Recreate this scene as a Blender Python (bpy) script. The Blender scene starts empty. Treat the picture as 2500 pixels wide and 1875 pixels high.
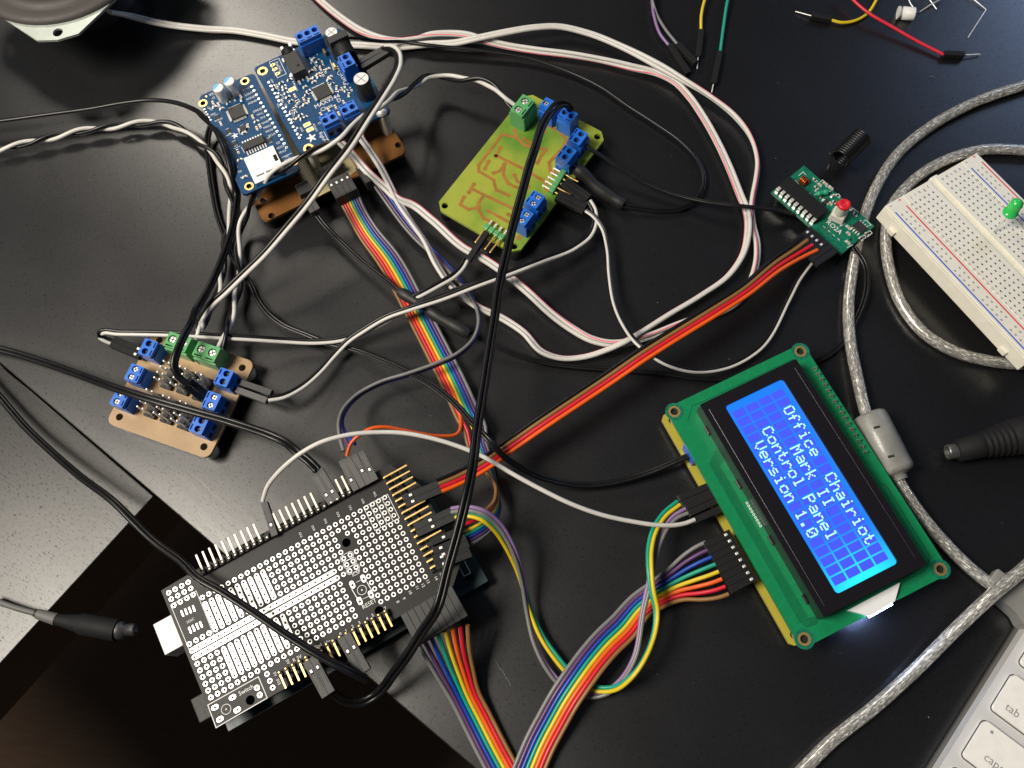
import bpy, bmesh, math, random
from mathutils import Vector, Matrix
random.seed(7)
SC = bpy.context.scene
COL = SC.collection
MM = 0.001
F_PX, CAM_H = 2150.0, 337.0
MC = Matrix(((0.9983457, -0.0193781, -0.0541321), (0.0, -0.9414924, 0.3370342), (-0.0574960, -0.3364767, -0.9399349)))
CAM = Vector((0, 0, CAM_H))

# ------------------------------------------------------------------ geometry of the view: photo pixel -> point of the place
def ray(u, v):
    return MC @ Vector(((u - 1250) / F_PX, (v - 937.5) / F_PX, 1.0))
def P(u, v, z=0.0):
    w = ray(u, v)
    return CAM + w * ((z - CAM_H) / w.z)
def Z(x0, y0, s):
    return lambda x, y: (x0 + x / s, y0 + y / s)

class Frame:
    def __init__(s, o, ex, ey, ez):
        s.o, s.ex, s.ey, s.ez = Vector(o), Vector(ex).normalized(), Vector(ey).normalized(), Vector(ez).normalized()
    @staticmethod
    def level(a, b, z, axis='x'):
        p, q = P(a[0], a[1], z), P(b[0], b[1], z)
        d = (q - p).normalized()
        up = Vector((0, 0, 1))
        return Frame(p, d, up.cross(d), up) if axis == 'x' else Frame(p, d.cross(up), d, up)
    def at(s, x, y, h=0.0):
        return s.o + s.ex * x + s.ey * y + s.ez * h
    def loc(s, uv, h=0.0):
        w = ray(uv[0], uv[1])
        t = ((s.o + s.ez * h) - CAM).dot(s.ez) / w.dot(s.ez)
        q = CAM + w * t - s.o
        return (q.dot(s.ex), q.dot(s.ey))
    def sub(s, x, y, h=0.0, rot=0.0):
        c, n = math.cos(math.radians(rot)), math.sin(math.radians(rot))
        return Frame(s.at(x, y, h), s.ex * c + s.ey * n, s.ey * c - s.ex * n, s.ez)
    def tilt(s, deg, axis='y'):
        a = s.ey if axis == 'y' else s.ex
        R = Matrix.Rotation(math.radians(deg), 3, a)
        return Frame(s.o, R @ s.ex, R @ s.ey, R @ s.ez)
WORLD = Frame((0, 0, 0), (1, 0, 0), (0, 1, 0), (0, 0, 1))

# ------------------------------------------------------------------ materials
MATS = {}
def lin(r, g, b):
    f = lambda c: (c / 255 / 12.92) if c / 255 <= .04045 else ((c / 255 + .055) / 1.055) ** 2.4
    return (f(r), f(g), f(b))
def nodes_of(name):
    m = bpy.data.materials.new(name)
    m.use_nodes = True
    nt = m.node_tree
    return m, nt, nt.nodes.get('Principled BSDF')
def mat(name, col, rough=.4, metal=0.0, var=.04, scale=300.0, bump=0.0, coat=0.0, spec=.5, trans=0.0, rvar=.03, stretch=None, alpha=None, sss=0.0):
    m, nt, b = nodes_of(name)
    N, L = nt.nodes, nt.links
    tc = N.new('ShaderNodeTexCoord')
    mp = N.new('ShaderNodeMapping')
    L.new(tc.outputs['Object'], mp.inputs[0])
    if stretch: mp.inputs['Scale'].default_value = stretch
    nz = N.new('ShaderNodeTexNoise'); nz.inputs['Scale'].default_value = scale; nz.inputs['Detail'].default_value = 4
    L.new(mp.outputs[0], nz.inputs['Vector'])
    cr = N.new('ShaderNodeMapRange'); cr.inputs['From Min'].default_value = .3; cr.inputs['From Max'].default_value = .7
    cr.inputs['To Min'].default_value = 1 - var; cr.inputs['To Max'].default_value = 1 + var
    L.new(nz.outputs['Fac'], cr.inputs['Value'])
    mx = N.new('ShaderNodeVectorMath'); mx.operation = 'SCALE'; mx.inputs[0].default_value = col
    L.new(cr.outputs[0], mx.inputs['Scale'])
    L.new(mx.outputs[0], b.inputs['Base Color'])
    rr = N.new('ShaderNodeMapRange'); rr.inputs['From Min'].default_value = .3; rr.inputs['From Max'].default_value = .7
    rr.inputs['To Min'].default_value = max(.03, rough - rvar); rr.inputs['To Max'].default_value = min(1, rough + rvar)
    L.new(nz.outputs['Fac'], rr.inputs['Value']); L.new(rr.outputs[0], b.inputs['Roughness'])
    b.inputs['Metallic'].default_value = metal
    b.inputs['Specular IOR Level'].default_value = spec
    b.inputs['Coat Weight'].default_value = coat
    b.inputs['Transmission Weight'].default_value = trans
    if sss:
        b.inputs['Subsurface Weight'].default_value = sss; b.inputs['Subsurface Scale'].default_value = .0015
        b.inputs['Subsurface Radius'].default_value = (1, .9, .7)
    if alpha is not None: b.inputs['Alpha'].default_value = alpha
    if bump:
        bp = N.new('ShaderNodeBump'); bp.inputs['Strength'].default_value = bump; bp.inputs['Distance'].default_value = .0002
        L.new(nz.outputs['Fac'], bp.inputs['Height']); L.new(bp.outputs[0], b.inputs['Normal'])
    MATS[name] = m
    return m
def emit(name, col, strength):
    m, nt, b = nodes_of(name)
    b.inputs['Base Color'].default_value = (*[c * .3 for c in col], 1)
    b.inputs['Emission Color'].default_value = (*col, 1)
    b.inputs['Emission Strength'].default_value = strength
    b.inputs['Roughness'].default_value = .25
    MATS[name] = m
    return m

mat('black_plastic', (.010, .010, .011), .5, spec=.32, bump=.15, scale=900)
mat('grey_black_plastic', (.028, .028, .029), .5, bump=.15, scale=900)
mat('grey_plastic', (.075, .075, .072), .5)
mat('shaded_grey_plastic', (.11, .11, .105), .6)  # grey of the plug's lead, darkened to paint in the shadow over it
mat('dull_black', (.008, .008, .009), .7, spec=.25)
mat('tie_point', (.3, .29, .27), .7)
mat('black_pvc', (.0065, .0065, .0075), .34, bump=.05, spec=.36)
mat('grey_pvc', (0.176, 0.176, 0.176), .38)
mat('white_pvc', (0.592, 0.576, 0.544), .42, sss=.1)
mat('pink_stripe', (.8, .13, .2), .42)
mat('red_pvc', (0.576, 0.0096, 0.028), .38)
mat('orange_pvc', (0.72, 0.104, 0.0096), .38)
mat('yellow_pvc', (0.64, 0.48, 0.016), .38)
mat('green_pvc', (0.004, 0.288, 0.192), .38)
mat('blue_pvc', (0.0048, 0.048, 0.336), .38)
mat('purple_pvc', (0.096, 0.036, 0.128), .38)
mat('light_purple_pvc', (0.24, 0.144, 0.304), .38)
mat('brown_pvc', (0.24, 0.12, 0.036), .4)
mat('heat_shrink', (.012, .012, .012), .55, bump=.2, scale=500)
mat('blue_block', (.014, .14, .6), .38)
mat('green_block', (.09, .34, .12), .4)
mat('steel', (.85, .85, .83), .42, .6)
mat('dark_steel', (.16, .16, .16), .4, .8)
mat('solder', (.85, .85, .83), .45, .55, bump=.1)
mat('gold', (.85, .58, .22), .36, .85)
mat('dark_mask', (.003, .095, .04), .35)
mat('tinned_pad', (.86, .85, .84), .36, .85)
mat('silkscreen', (.75, .76, .76), .55)
mat('recess_shade', (.004, .004, .004), .8)  # flat black that paints in the shade inside holes, slots and gaps
mat('chip_epoxy', (.022, .021, .02), .5, bump=.2, scale=1500)
mat('ceramic_tan', (.45, .32, .18), .5)
mat('resistor_black', (.02, .02, .022), .35)
mat('ivory_plastic', (.78, .75, .65), .42, sss=.2)
mat('white_nylon', (.68, .69, .68), .45, sss=.2)
mat('led_green', (.03, .5, .1), .15, coat=.4)
mat('copper_enamel', (.5, .1, .02), .25, .7)
mat('red_wax', (.6, .012, .02), .4)
mat('milky_plastic', (.62, .6, .53), .35, sss=.35)
mat('aluminium', (.72, .72, .72), .5, .35, scale=3000)
mat('key_plastic', (.8, .79, .75), .42)
mat('key_print', (.25, .25, .26), .6)
mat('phenolic_brown', (.2, .085, .022), .35, var=.25, scale=60)
mat('phenolic_tan', (.37, .24, .12), .35, var=.15, scale=60)
mat('fibreglass_dark', (.011, .010, .0105), .5, var=.2, scale=80, spec=.3)
mat('mega_board', (.004, .03, .04), .4)
mat('print_ink', (.02, .02, .02), .7)
mat('red_print', (.75, .03, .05), .6)
mat('blue_print', (.02, .1, .6), .6)
mat('galvanised', (.55, .6, .55), .42, .55, var=.12, scale=90)
mat('cone_paper', (.022, .024, .022), .75, bump=.3, scale=700)
mat('cone_rubber', (.045, .04, .037), .6)
mat('bezel_black', (.008, .007, .01), .28, rvar=0, var=0)
mat('clear_vinyl', (.36, .38, .38), .22, trans=.35, spec=.5)
mat('foil_blue', (.05, .3, .62), .35, .3)
mat('dust', (.3, .3, .29), .9)
mat('pin_tin', (.88, .8, .66), .38, .25)

def pcb_mat(name, base, trace, rough=.28, scale=130, amount=.5, blotch=None, spec=.5):
    m, nt, b = nodes_of(name); N, L = nt.nodes, nt.links
    tc = N.new('ShaderNodeTexCoord')
    vo = N.new('ShaderNodeTexVoronoi'); vo.feature = 'DISTANCE_TO_EDGE'; vo.distance = 'MANHATTAN' if False else 'EUCLIDEAN'
    vo.inputs['Scale'].default_value = scale
    L.new(tc.outputs['Object'], vo.inputs['Vector'])
    r = N.new('ShaderNodeMapRange'); r.inputs['From Min'].default_value = .03; r.inputs['From Max'].default_value = .09
    r.inputs['To Min'].default_value = amount; r.inputs['To Max'].default_value = 0
    L.new(vo.outputs['Distance'], r.inputs['Value'])
    nz = N.new('ShaderNodeTexNoise'); nz.inputs['Scale'].default_value = 48; nz.inputs['Detail'].default_value = 5
    L.new(tc.outputs['Object'], nz.inputs['Vector'])
    mx = N.new('ShaderNodeMix'); mx.data_type = 'RGBA'
    mx.inputs['A'].default_value = (*base, 1); mx.inputs['B'].default_value = (*trace, 1)
    L.new(r.outputs[0], mx.inputs['Factor'])
    last = mx.outputs['Result']
    if blotch:
        r2 = N.new('ShaderNodeMapRange'); r2.inputs['From Min'].default_value = .4; r2.inputs['From Max'].default_value = .68
        L.new(nz.outputs['Fac'], r2.inputs['Value'])
        m2 = N.new('ShaderNodeMix'); m2.data_type = 'RGBA'; m2.inputs['B'].default_value = (*blotch, 1)
        L.new(last, m2.inputs['A']); L.new(r2.outputs[0], m2.inputs['Factor']); last = m2.outputs['Result']
    L.new(last, b.inputs['Base Color'])
    b.inputs['Roughness'].default_value = rough; b.inputs['Specular IOR Level'].default_value = spec
    bp = N.new('ShaderNodeBump'); bp.inputs['Strength'].default_value = .15; bp.inputs['Distance'].default_value = .0001
    L.new(r.outputs[0], bp.inputs['Height']); L.new(bp.outputs[0], b.inputs['Normal'])
    MATS[name] = m
pcb_mat('blue_mask', (.0024, .042, .125), (.005, .085, .2), scale=420, rough=.42, spec=.22)
pcb_mat('green_mask', (.006, .20, .075), (.012, .25, .10), scale=160, amount=.3)
pcb_mat('teal_mask', (.006, .13, .075), (.02, .22, .15), scale=420)
pcb_mat('yellow_laminate', (.30, .34, .04), (.28, .33, .04), scale=60, amount=.2, blotch=(.085, .22, .022), rough=.4, spec=.35)
pcb_mat('plain_yellow', (.42, .36, .05), (.38, .33, .05), scale=60, amount=.2)

def braid():
    m, nt, b = nodes_of('braided_shield'); N, L = nt.nodes, nt.links
    uv = N.new('ShaderNodeUVMap')
    mp = N.new('ShaderNodeMapping'); mp.inputs['Rotation'].default_value = (0, 0, math.radians(24)); mp.inputs['Scale'].default_value = (.8, 3.2, 1)
    L.new(uv.outputs[0], mp.inputs[0])
    vo = N.new('ShaderNodeTexVoronoi'); vo.inputs['Scale'].default_value = 1.0
    L.new(mp.outputs[0], vo.inputs['Vector'])
    cr = N.new('ShaderNodeValToRGB')
    cr.color_ramp.elements[0].position = .35; cr.color_ramp.elements[0].color = (.3, .29, .27, 1)
    cr.color_ramp.elements[1].position = .95; cr.color_ramp.elements[1].color = (.95, .93, .88, 1)
    e = cr.color_ramp.elements.new(.72); e.color = (.5, .49, .46, 1)
    sep = N.new('ShaderNodeSeparateColor'); L.new(vo.outputs['Color'], sep.inputs[0])
    L.new(sep.outputs[0], cr.inputs[0]); L.new(cr.outputs[0], b.inputs['Base Color'])
    r = N.new('ShaderNodeMapRange'); r.inputs['To Min'].default_value = .2; r.inputs['To Max'].default_value = .5
    L.new(sep.outputs[1], r.inputs['Value']); L.new(r.outputs[0], b.inputs['Roughness'])
    b.inputs['Metallic'].default_value = .45
    bp = N.new('ShaderNodeBump'); bp.inputs['Strength'].default_value = .9; bp.inputs['Distance'].default_value = .0004
    L.new(sep.outputs[2], bp.inputs['Height']); L.new(bp.outputs[0], b.inputs['Normal'])
    b.inputs['Coat Weight'].default_value = 1; b.inputs['Coat Roughness'].default_value = .12
    MATS['braided_shield'] = m
braid()

def desk_mat(name, base, dark, rough, angle, pores=.5, spec=.5):
    """stained open-pored wood: stretched noise for the grain, short dark pores, fine bump"""
    m, nt, b = nodes_of(name); N, L = nt.nodes, nt.links
    tc = N.new('ShaderNodeTexCoord')
    mp = N.new('ShaderNodeMapping'); mp.inputs['Rotation'].default_value = (0, 0, math.radians(angle))
    L.new(tc.outputs['Object'], mp.inputs[0])
    def stretched(sx, sy, sc, det=4):
        q = N.new('ShaderNodeMapping'); q.inputs['Scale'].default_value = (sx, sy, 1); L.new(mp.outputs[0], q.inputs[0])
        n = N.new('ShaderNodeTexNoise'); n.inputs['Scale'].default_value = sc; n.inputs['Detail'].default_value = det
        L.new(q.outputs[0], n.inputs['Vector']); return n
    g = stretched(1, 7, 55); p = stretched(1, 5.5, 520, 2); f = stretched(1, 1, 2500, 2); s = stretched(1, 1.5, 14)
    pr = N.new('ShaderNodeMapRange'); pr.inputs['From Min'].default_value = .6; pr.inputs['From Max'].default_value = .72
    pr.inputs['To Max'].default_value = pores
    L.new(p.outputs['Fac'], pr.inputs['Value'])
    mx = N.new('ShaderNodeMix'); mx.data_type = 'RGBA'; mx.inputs['A'].default_value = (*base, 1); mx.inputs['B'].default_value = (*dark, 1)
    L.new(g.outputs['Fac'], mx.inputs['Factor'])
    m2 = N.new('ShaderNodeMix'); m2.data_type = 'RGBA'; m2.inputs['B'].default_value = (.002, .002, .002, 1)
    L.new(mx.outputs['Result'], m2.inputs['A']); L.new(pr.outputs[0], m2.inputs['Factor'])
    L.new(m2.outputs['Result'], b.inputs['Base Color'])
    ad = N.new('ShaderNodeMath'); ad.operation = 'MULTIPLY_ADD'; ad.inputs[1].default_value = .12; ad.inputs[2].default_value = rough - .06
    L.new(s.outputs['Fac'], ad.inputs[0])
    a2 = N.new('ShaderNodeMath'); a2.operation = 'MULTIPLY_ADD'; a2.inputs[1].default_value = .03; L.new(pr.outputs[0], a2.inputs[0]); L.new(ad.outputs[0], a2.inputs[2])
    L.new(a2.outputs[0], b.inputs['Roughness'])
    h1 = N.new('ShaderNodeMath'); h1.operation = 'MULTIPLY_ADD'; h1.inputs[1].default_value = -.05
    L.new(pr.outputs[0], h1.inputs[0]); L.new(f.outputs['Fac'], h1.inputs[2])
    h2 = N.new('ShaderNodeMath'); h2.operation = 'ADD'; L.new(h1.outputs[0], h2.inputs[0]); L.new(g.outputs['Fac'], h2.inputs[1])
    bp = N.new('ShaderNodeBump'); bp.inputs['Strength'].default_value = .17; bp.inputs['Distance'].default_value = .0001
    L.new(h2.outputs[0], bp.inputs['Height']); L.new(bp.outputs[0], b.inputs['Normal'])
    sl = N.new('ShaderNodeMath'); sl.operation = 'MULTIPLY_ADD'; sl.inputs[1].default_value = -spec; sl.inputs[2].default_value = spec
    L.new(pr.outputs[0], sl.inputs[0]); L.new(sl.outputs[0], b.inputs['Specular IOR Level'])      # open pores do not shine
    MATS[name] = m
desk_mat('stained_wood', (.0052, .0052, .0066), (.004, .004, .005), .30, 41, .8, 1.0)
desk_mat('stained_wood_grain', (.010, .0095, .009), (.006, .006, .006), .33, 41, .9, .5)
desk_mat('floor_wood', (.17, .10, .06), (.10, .06, .035), .6, 10, .3, .3)

# ------------------------------------------------------------------ mesh builder (world millimetres in, metres out)
def curve_mesh(outlines, z0, z1):
    """filled outline(s) with holes (even-odd) between heights z0 and z1: list of verts, faces"""
    c = bpy.data.curves.new('tmp', 'CURVE'); c.dimensions = '2D'; c.fill_mode = 'BOTH'; c.extrude = (z1 - z0) / 2
    for o in outlines:
        sp = c.splines.new('POLY'); sp.points.add(len(o) - 1); sp.use_cyclic_u = True
        for i, (x, y) in enumerate(o): sp.points[i].co = (x, y, 0, 1)
    ob = bpy.data.objects.new('tmp', c)
    me = ob.to_mesh()
    V = [(v.co.x, v.co.y, v.co.z + (z0 + z1) / 2) for v in me.vertices]; Fc = [tuple(p.vertices) for p in me.polygons]
    ob.to_mesh_clear(); bpy.data.objects.remove(ob); bpy.data.curves.remove(c)
    return V, Fc
TXT = {}
def text_mesh(s, size):
    k = (s, size)
    if k not in TXT:
        c = bpy.data.curves.new('tmp', 'FONT'); c.body = s; c.size = size; c.align_x = 'CENTER'; c.align_y = 'CENTER'; c.resolution_u = 2
        ob = bpy.data.objects.new('tmp', c); me = ob.to_mesh()
        TXT[k] = ([tuple(v.co) for v in me.vertices], [tuple(p.vertices) for p in me.polygons])
        ob.to_mesh_clear(); bpy.data.objects.remove(ob); bpy.data.curves.remove(c)
    return TXT[k]
def circ(x, y, r, n=14, a0=0.0):
    return [(x + r * math.cos(a0 + 2 * math.pi * i / n), y + r * math.sin(a0 + 2 * math.pi * i / n)) for i in range(n)]
def rrect(x0, y0, x1, y1, r, n=4):
    o = []
    for cx, cy, a in ((x1 - r, y1 - r, 0), (x0 + r, y1 - r, 90), (x0 + r, y0 + r, 180), (x1 - r, y0 + r, 270)):
        for i in range(n + 1):
            t = math.radians(a + 90 * i / n); o.append((cx + r * math.cos(t), cy + r * math.sin(t)))
    return o

LN = [0.0]
class MB:
    def __init__(s): s.v, s.f, s.m, s.sm, s.uv, s.mats = [], [], [], [], [], []
    def mi(s, name):
        if name not in s.mats: s.mats.append(name)
        return s.mats.index(name)
    def add(s, pts, faces, m, smooth=False, uvs=None):
        b = len(s.v); k = s.mi(m)
        s.v += [tuple(p) for p in pts]
        for i, fc in enumerate(faces):
            s.f.append(tuple(b + j for j in fc)); s.m.append(k); s.sm.append(smooth)
            s.uv.append(uvs[i] if uvs else None)
        return s
    def box(s, F, x, y, h, sx, sy, sz, m, rot=0.0, top=None):
        """box with centre (x, y), bottom at h; top=(kx,ky) scales the upper face"""
        G = F.sub(x, y, h, rot); kx, ky = top or (1, 1); a, b = sx / 2, sy / 2
        q = [G.at(-a, -b, 0), G.at(a, -b, 0), G.at(a, b, 0), G.at(-a, b, 0),
             G.at(-a * kx, -b * ky, sz), G.at(a * kx, -b * ky, sz), G.at(a * kx, b * ky, sz), G.at(-a * kx, b * ky, sz)]
        return s.add(q, [(3, 2, 1, 0), (4, 5, 6, 7), (0, 1, 5, 4), (1, 2, 6, 5), (2, 3, 7, 6), (3, 0, 4, 7)], m)
    def plate(s, F, outlines, h0, h1, m):
        V, Fc = curve_mesh(outlines, h0, h1)
        return s.add([F.at(*p) for p in V], Fc, m)
    def lathe(s, F, x, y, prof, m, n=20, caps=True):
        """prof = [(radius, height)...] about the frame's z; closed at both ends"""
        pts, fc = [], []
        for r, h in prof:
            for i in range(n):
                t = 2 * math.pi * i / n; pts.append(F.at(x + r * math.cos(t), y + r * math.sin(t), h))
        for j in range(len(prof) - 1):
            for i in range(n):
                k = (i + 1) % n
                fc.append((j * n + i, j * n + k, (j + 1) * n + k, (j + 1) * n + i))
        s.add(pts, fc, m, True)
        b = len(prof) - 1
        if not caps: return s
        if prof[0][0] > .01: s.add(pts[:n], [tuple(range(n))[::-1]], m)
        if prof[-1][0] > .01: s.add(pts[b * n:], [tuple(range(n))], m)
        return s
    def cyl(s, F, x, y, h0, h1, r, m, n=16): return s.lathe(F, x, y, [(r, h0), (r, h1)], m, n)
    def ring(s, F, x, y, h, ro, ri, m, n=14, t=.04):
        a, b = circ(x, y, ro, n), circ(x, y, ri, n)
        pts = [F.at(*p, h + t) for p in a] + [F.at(*p, h + t) for p in b]
        return s.add(pts, [(i, (i + 1) % n, n + (i + 1) % n, n + i) for i in range(n)], m)
    def disc(s, F, x, y, h, r, m, n=14):
        return s.add([F.at(*p, h) for p in circ(x, y, r, n)], [tuple(range(n))], m)
    def line(s, F, pts, w, h, m, t=.03):
        """flat printed line of width w through local points"""
        for a, b in zip(pts, pts[1:]):
            dx, dy = b[0] - a[0], b[1] - a[1]; L = math.hypot(dx, dy)
            if L < 1e-6: continue
            ux, uy = dx / L, dy / L; nx, ny = -uy * w / 2, ux * w / 2; e = w / 2
            q = [(a[0] - ux * e + nx, a[1] - uy * e + ny), (a[0] - ux * e - nx, a[1] - uy * e - ny),
                 (b[0] + ux * e - nx, b[1] + uy * e - ny), (b[0] + ux * e + nx, b[1] + uy * e + ny)]
            LN[0] = (LN[0] + .00037) % .04; t2 = t + LN[0]
            s.add([F.at(*p, h + t2) for p in q], [(0, 1, 2, 3)], m)
        return s
    def text(s, F, x, y, h, body, size, m, rot=0.0, t=.035):
        V, Fc = text_mesh(body, size); G = F.sub(x, y, h, rot)
        return s.add([G.at(p[0], p[1], t) for p in V], Fc, m)
    def tube(s, pts, r, m, n=8, caps=True):
        """swept round tube through world points; UV = (mm along, mm around)"""
        pts = [Vector(p) for p in pts]; N = len(pts)
        T = [(pts[min(i + 1, N - 1)] - pts[max(i - 1, 0)]).normalized() for i in range(N)]
        ref = Vector((0, 0, 1)) if abs(T[0].z) < .9 else Vector((1, 0, 0))
        nrm = (ref - T[0] * ref.dot(T[0])).normalized()
        V, L, acc = [], [], 0.0
        for i in range(N):
            nrm = (nrm - T[i] * nrm.dot(T[i]))
            nrm = nrm.normalized() if nrm.length > 1e-6 else T[i].orthogonal().normalized()
            bi = T[i].cross(nrm)
            if i: acc += (pts[i] - pts[i - 1]).length
            L.append(acc)
            ri = r[i] if isinstance(r, (list, tuple)) else r
            for k in range(n):
                a = 2 * math.pi * k / n
                V.append(pts[i] + nrm * (ri * math.cos(a)) + bi * (ri * math.sin(a)))
        fc, uv = [], []
        r0 = r[0] if isinstance(r, (list, tuple)) else r
        w = 2 * math.pi * r0 / n
        for i in range(N - 1):
            for k in range(n):
                k2 = (k + 1) % n
                fc.append((i * n + k, i * n + k2, (i + 1) * n + k2, (i + 1) * n + k))
                uv.append(((L[i], k * w), (L[i], (k + 1) * w), (L[i + 1], (k + 1) * w), (L[i + 1], k * w)))
        s.add(V, fc, m, True, uv)
        if caps:
            s.add(V[:n], [tuple(range(n))[::-1]], m); s.add(V[-n:], [tuple(range(n))], m)
        return s
    def build(s, name, parent=None, label=None, bev=0.0, origin=None, kind=None):
        o = Vector(origin) if origin is not None else (Vector(parent['_o']) if parent is not None and '_o' in parent else
             (sum((Vector(p) for p in s.v), Vector()) / max(1, len(s.v))))
        me = bpy.data.meshes.new(name)
        me.from_pydata([((p[0] - o[0]) * MM, (p[1] - o[1]) * MM, (p[2] - o[2]) * MM) for p in s.v], [], s.f)
        me.polygons.foreach_set('material_index', s.m); me.polygons.foreach_set('use_smooth', s.sm)
        for k in s.mats: me.materials.append(MATS[k])
        if any(s.uv):
            ul = me.uv_layers.new(name='UVMap'); k = 0
            for p, u in zip(me.polygons, s.uv):
                for j in range(p.loop_total):
                    if u: ul.data[k].uv = u[j]
                    k += 1
        me.update()
        ob = bpy.data.objects.new(name, me); COL.objects.link(ob)
        if parent is not None:
            ob.parent = parent
            ob['_o'] = list(o)
            po = Vector(parent['_o']); ob.location = (o - po) * MM
        else:
            ob['_o'] = list(o); ob.location = o * MM
        if bev:
            bm = ob.modifiers.new('bevel', 'BEVEL'); bm.width = bev * MM; bm.segments = 2; bm.limit_method = 'ANGLE'; bm.angle_limit = math.radians(50)
        if label: ob['label'] = label
        if kind: ob['kind'] = kind
        return ob

def thing(name, label, cat, at, group=None):
    o = bpy.data.objects.new(name, None); COL.objects.link(o); o.empty_display_size = .005
    o['_o'] = list(at); o.location = Vector(at) * MM
    o['label'] = label; o['category'] = cat
    if group: o['group'] = group
    return o
def tag(o, label, cat, group=None):
    o['label'] = label; o['category'] = cat
    if group: o['group'] = group
    return o
def copy_part(src, parent, at):
    """copy of a part (and its own sub-parts) moved so that its origin sits at the world point `at`"""
    c = src.copy(); COL.objects.link(c); c.parent = parent
    c['_o'] = list(at); c.location = (Vector(at) - Vector(parent['_o'])) * MM
    for ch in src.children:
        d = ch.copy(); COL.objects.link(d); d.parent = c
    return c

# ------------------------------------------------------------------ cables
def spline(pts, step=1.6):
    """centripetal-like Catmull-Rom through points (tuples of any length)"""
    n = len(pts)
    if n < 3: 
        k = max(2, int((Vector(pts[1][:3]) - Vector(pts[0][:3])).length / step))
        return [tuple(a + (b - a) * i / k for a, b in zip(pts[0], pts[1])) for i in range(k + 1)]
    out = []
    for i in range(n - 1):
        p0, p1, p2, p3 = pts[max(i - 1, 0)], pts[i], pts[i + 1], pts[min(i + 2, n - 1)]
        d = (Vector(p2[:3]) - Vector(p1[:3])).length
        k = max(2, int(d / step))
        d0 = max(1e-3, (Vector(p1[:3]) - Vector(p0[:3])).length); d1 = max(1e-3, d); d2 = max(1e-3, (Vector(p3[:3]) - Vector(p2[:3])).length)
        for j in range(k):
            t = j / k; t2, t3 = t * t, t * t * t
            q = []
            for a, b, c, e in zip(p0, p1, p2, p3):
                m1 = ((c - b) / d1 * d0 + (b - a) / d0 * d1) / (d0 + d1) * d1 if i > 0 else (c - b)
                m2 = ((e - c) / d2 * d1 + (c - b) / d1 * d2) / (d1 + d2) * d1 if i < n - 2 else (c - b)
                q.append((2 * t3 - 3 * t2 + 1) * b + (t3 - 2 * t2 + t) * m1 + (-2 * t3 + 3 * t2) * c + (t3 - t2) * m2)
            out.append(tuple(q))
    out.append(tuple(pts[-1]))
    return out
def path(zm, pts):
    """[(x, y, z[, roll[, spread]])] in a zoom's coordinates -> world control points (x,y,z,roll,spread)"""
    o = []
    for p in pts:
        w = P(*zm(p[0], p[1]), p[2]); o.append((w.x, w.y, w.z, p[3] if len(p) > 3 else 0.0, p[4] if len(p) > 4 else 1.0))
    return o
def strands_of(ctrl, n, pitch, twist=None, phase=0.0):
    """n parallel centre lines along a control path; roll (deg) turns the row about the path, twist = mm per turn"""
    d = spline(ctrl); pts = [Vector(p[:3]) for p in d]; N = len(pts)
    out = [[] for _ in range(n)]; acc = 0.0
    side = None
    for i in range(N):
        T = (pts[min(i + 2, N - 1)] - pts[max(i - 2, 0)]).normalized()
        h = T.cross(Vector((0, 0, 1)))
        if h.length > .15: 
            h = h.normalized()
            side = h
        else: h = (side or Vector((1, 0, 0)))
        if i: acc += (pts[i] - pts[i - 1]).length
        a = math.radians(d[i][3] + phase) + (2 * math.pi * acc / twist if twist else 0)
        up = h.cross(T).normalized()
        s = h * math.cos(a) + up * math.sin(a)
        for k in range(n):
            q = pts[i] + s * ((k - (n - 1) / 2) * pitch * d[i][4])
            out[k].append(q)
    return out
def cable(name, label, cat, ctrl, mats, r=.7, pitch=1.3, twist=None, phase=0.0, n=8, group=None, floor=True, names=None, stripe=None, part='strand'):
    lines = strands_of(ctrl, len(mats), pitch, twist, phase)
    if len(mats) == 1 and part is None:
        o = MB().tube(lines[0], r, mats[0], n).build(name, origin=lines[0][0]); return tag(o, label, cat, group), lines
    root = thing(name, label, cat, ctrl[0][:3], group)
    for i, (l, m) in enumerate(zip(lines, mats)):
        if floor:
            for q in l: q.z = max(q.z, r)
        mb = MB().tube(l, r, m, n)
        if stripe and i in stripe:
            # printed stripe: a slightly raised band that stays on one flank of the strand as the lead turns over
            o_ = lines[1 - i]; st = []
            for j, q in enumerate(l):
                T = (l[min(j + 1, len(l) - 1)] - l[max(j - 1, 0)]).normalized()
                h = q - o_[j]; h = (h - T * h.dot(T)).normalized(); n_ = T.cross(h) * (1 if i else -1)
                st.append(q + (h * .5 - n_ * .866 * stripe[i]) * (r * .62))
            mb.tube(st, r * .43, 'pink_stripe', 7)
        col = m.split('_')[0] if not m.startswith('light') else 'pale purple'
        p = mb.build(part, root, (f'{col} strand' if len(set(mats)) > 1 else None))
    return root, lines
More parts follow.
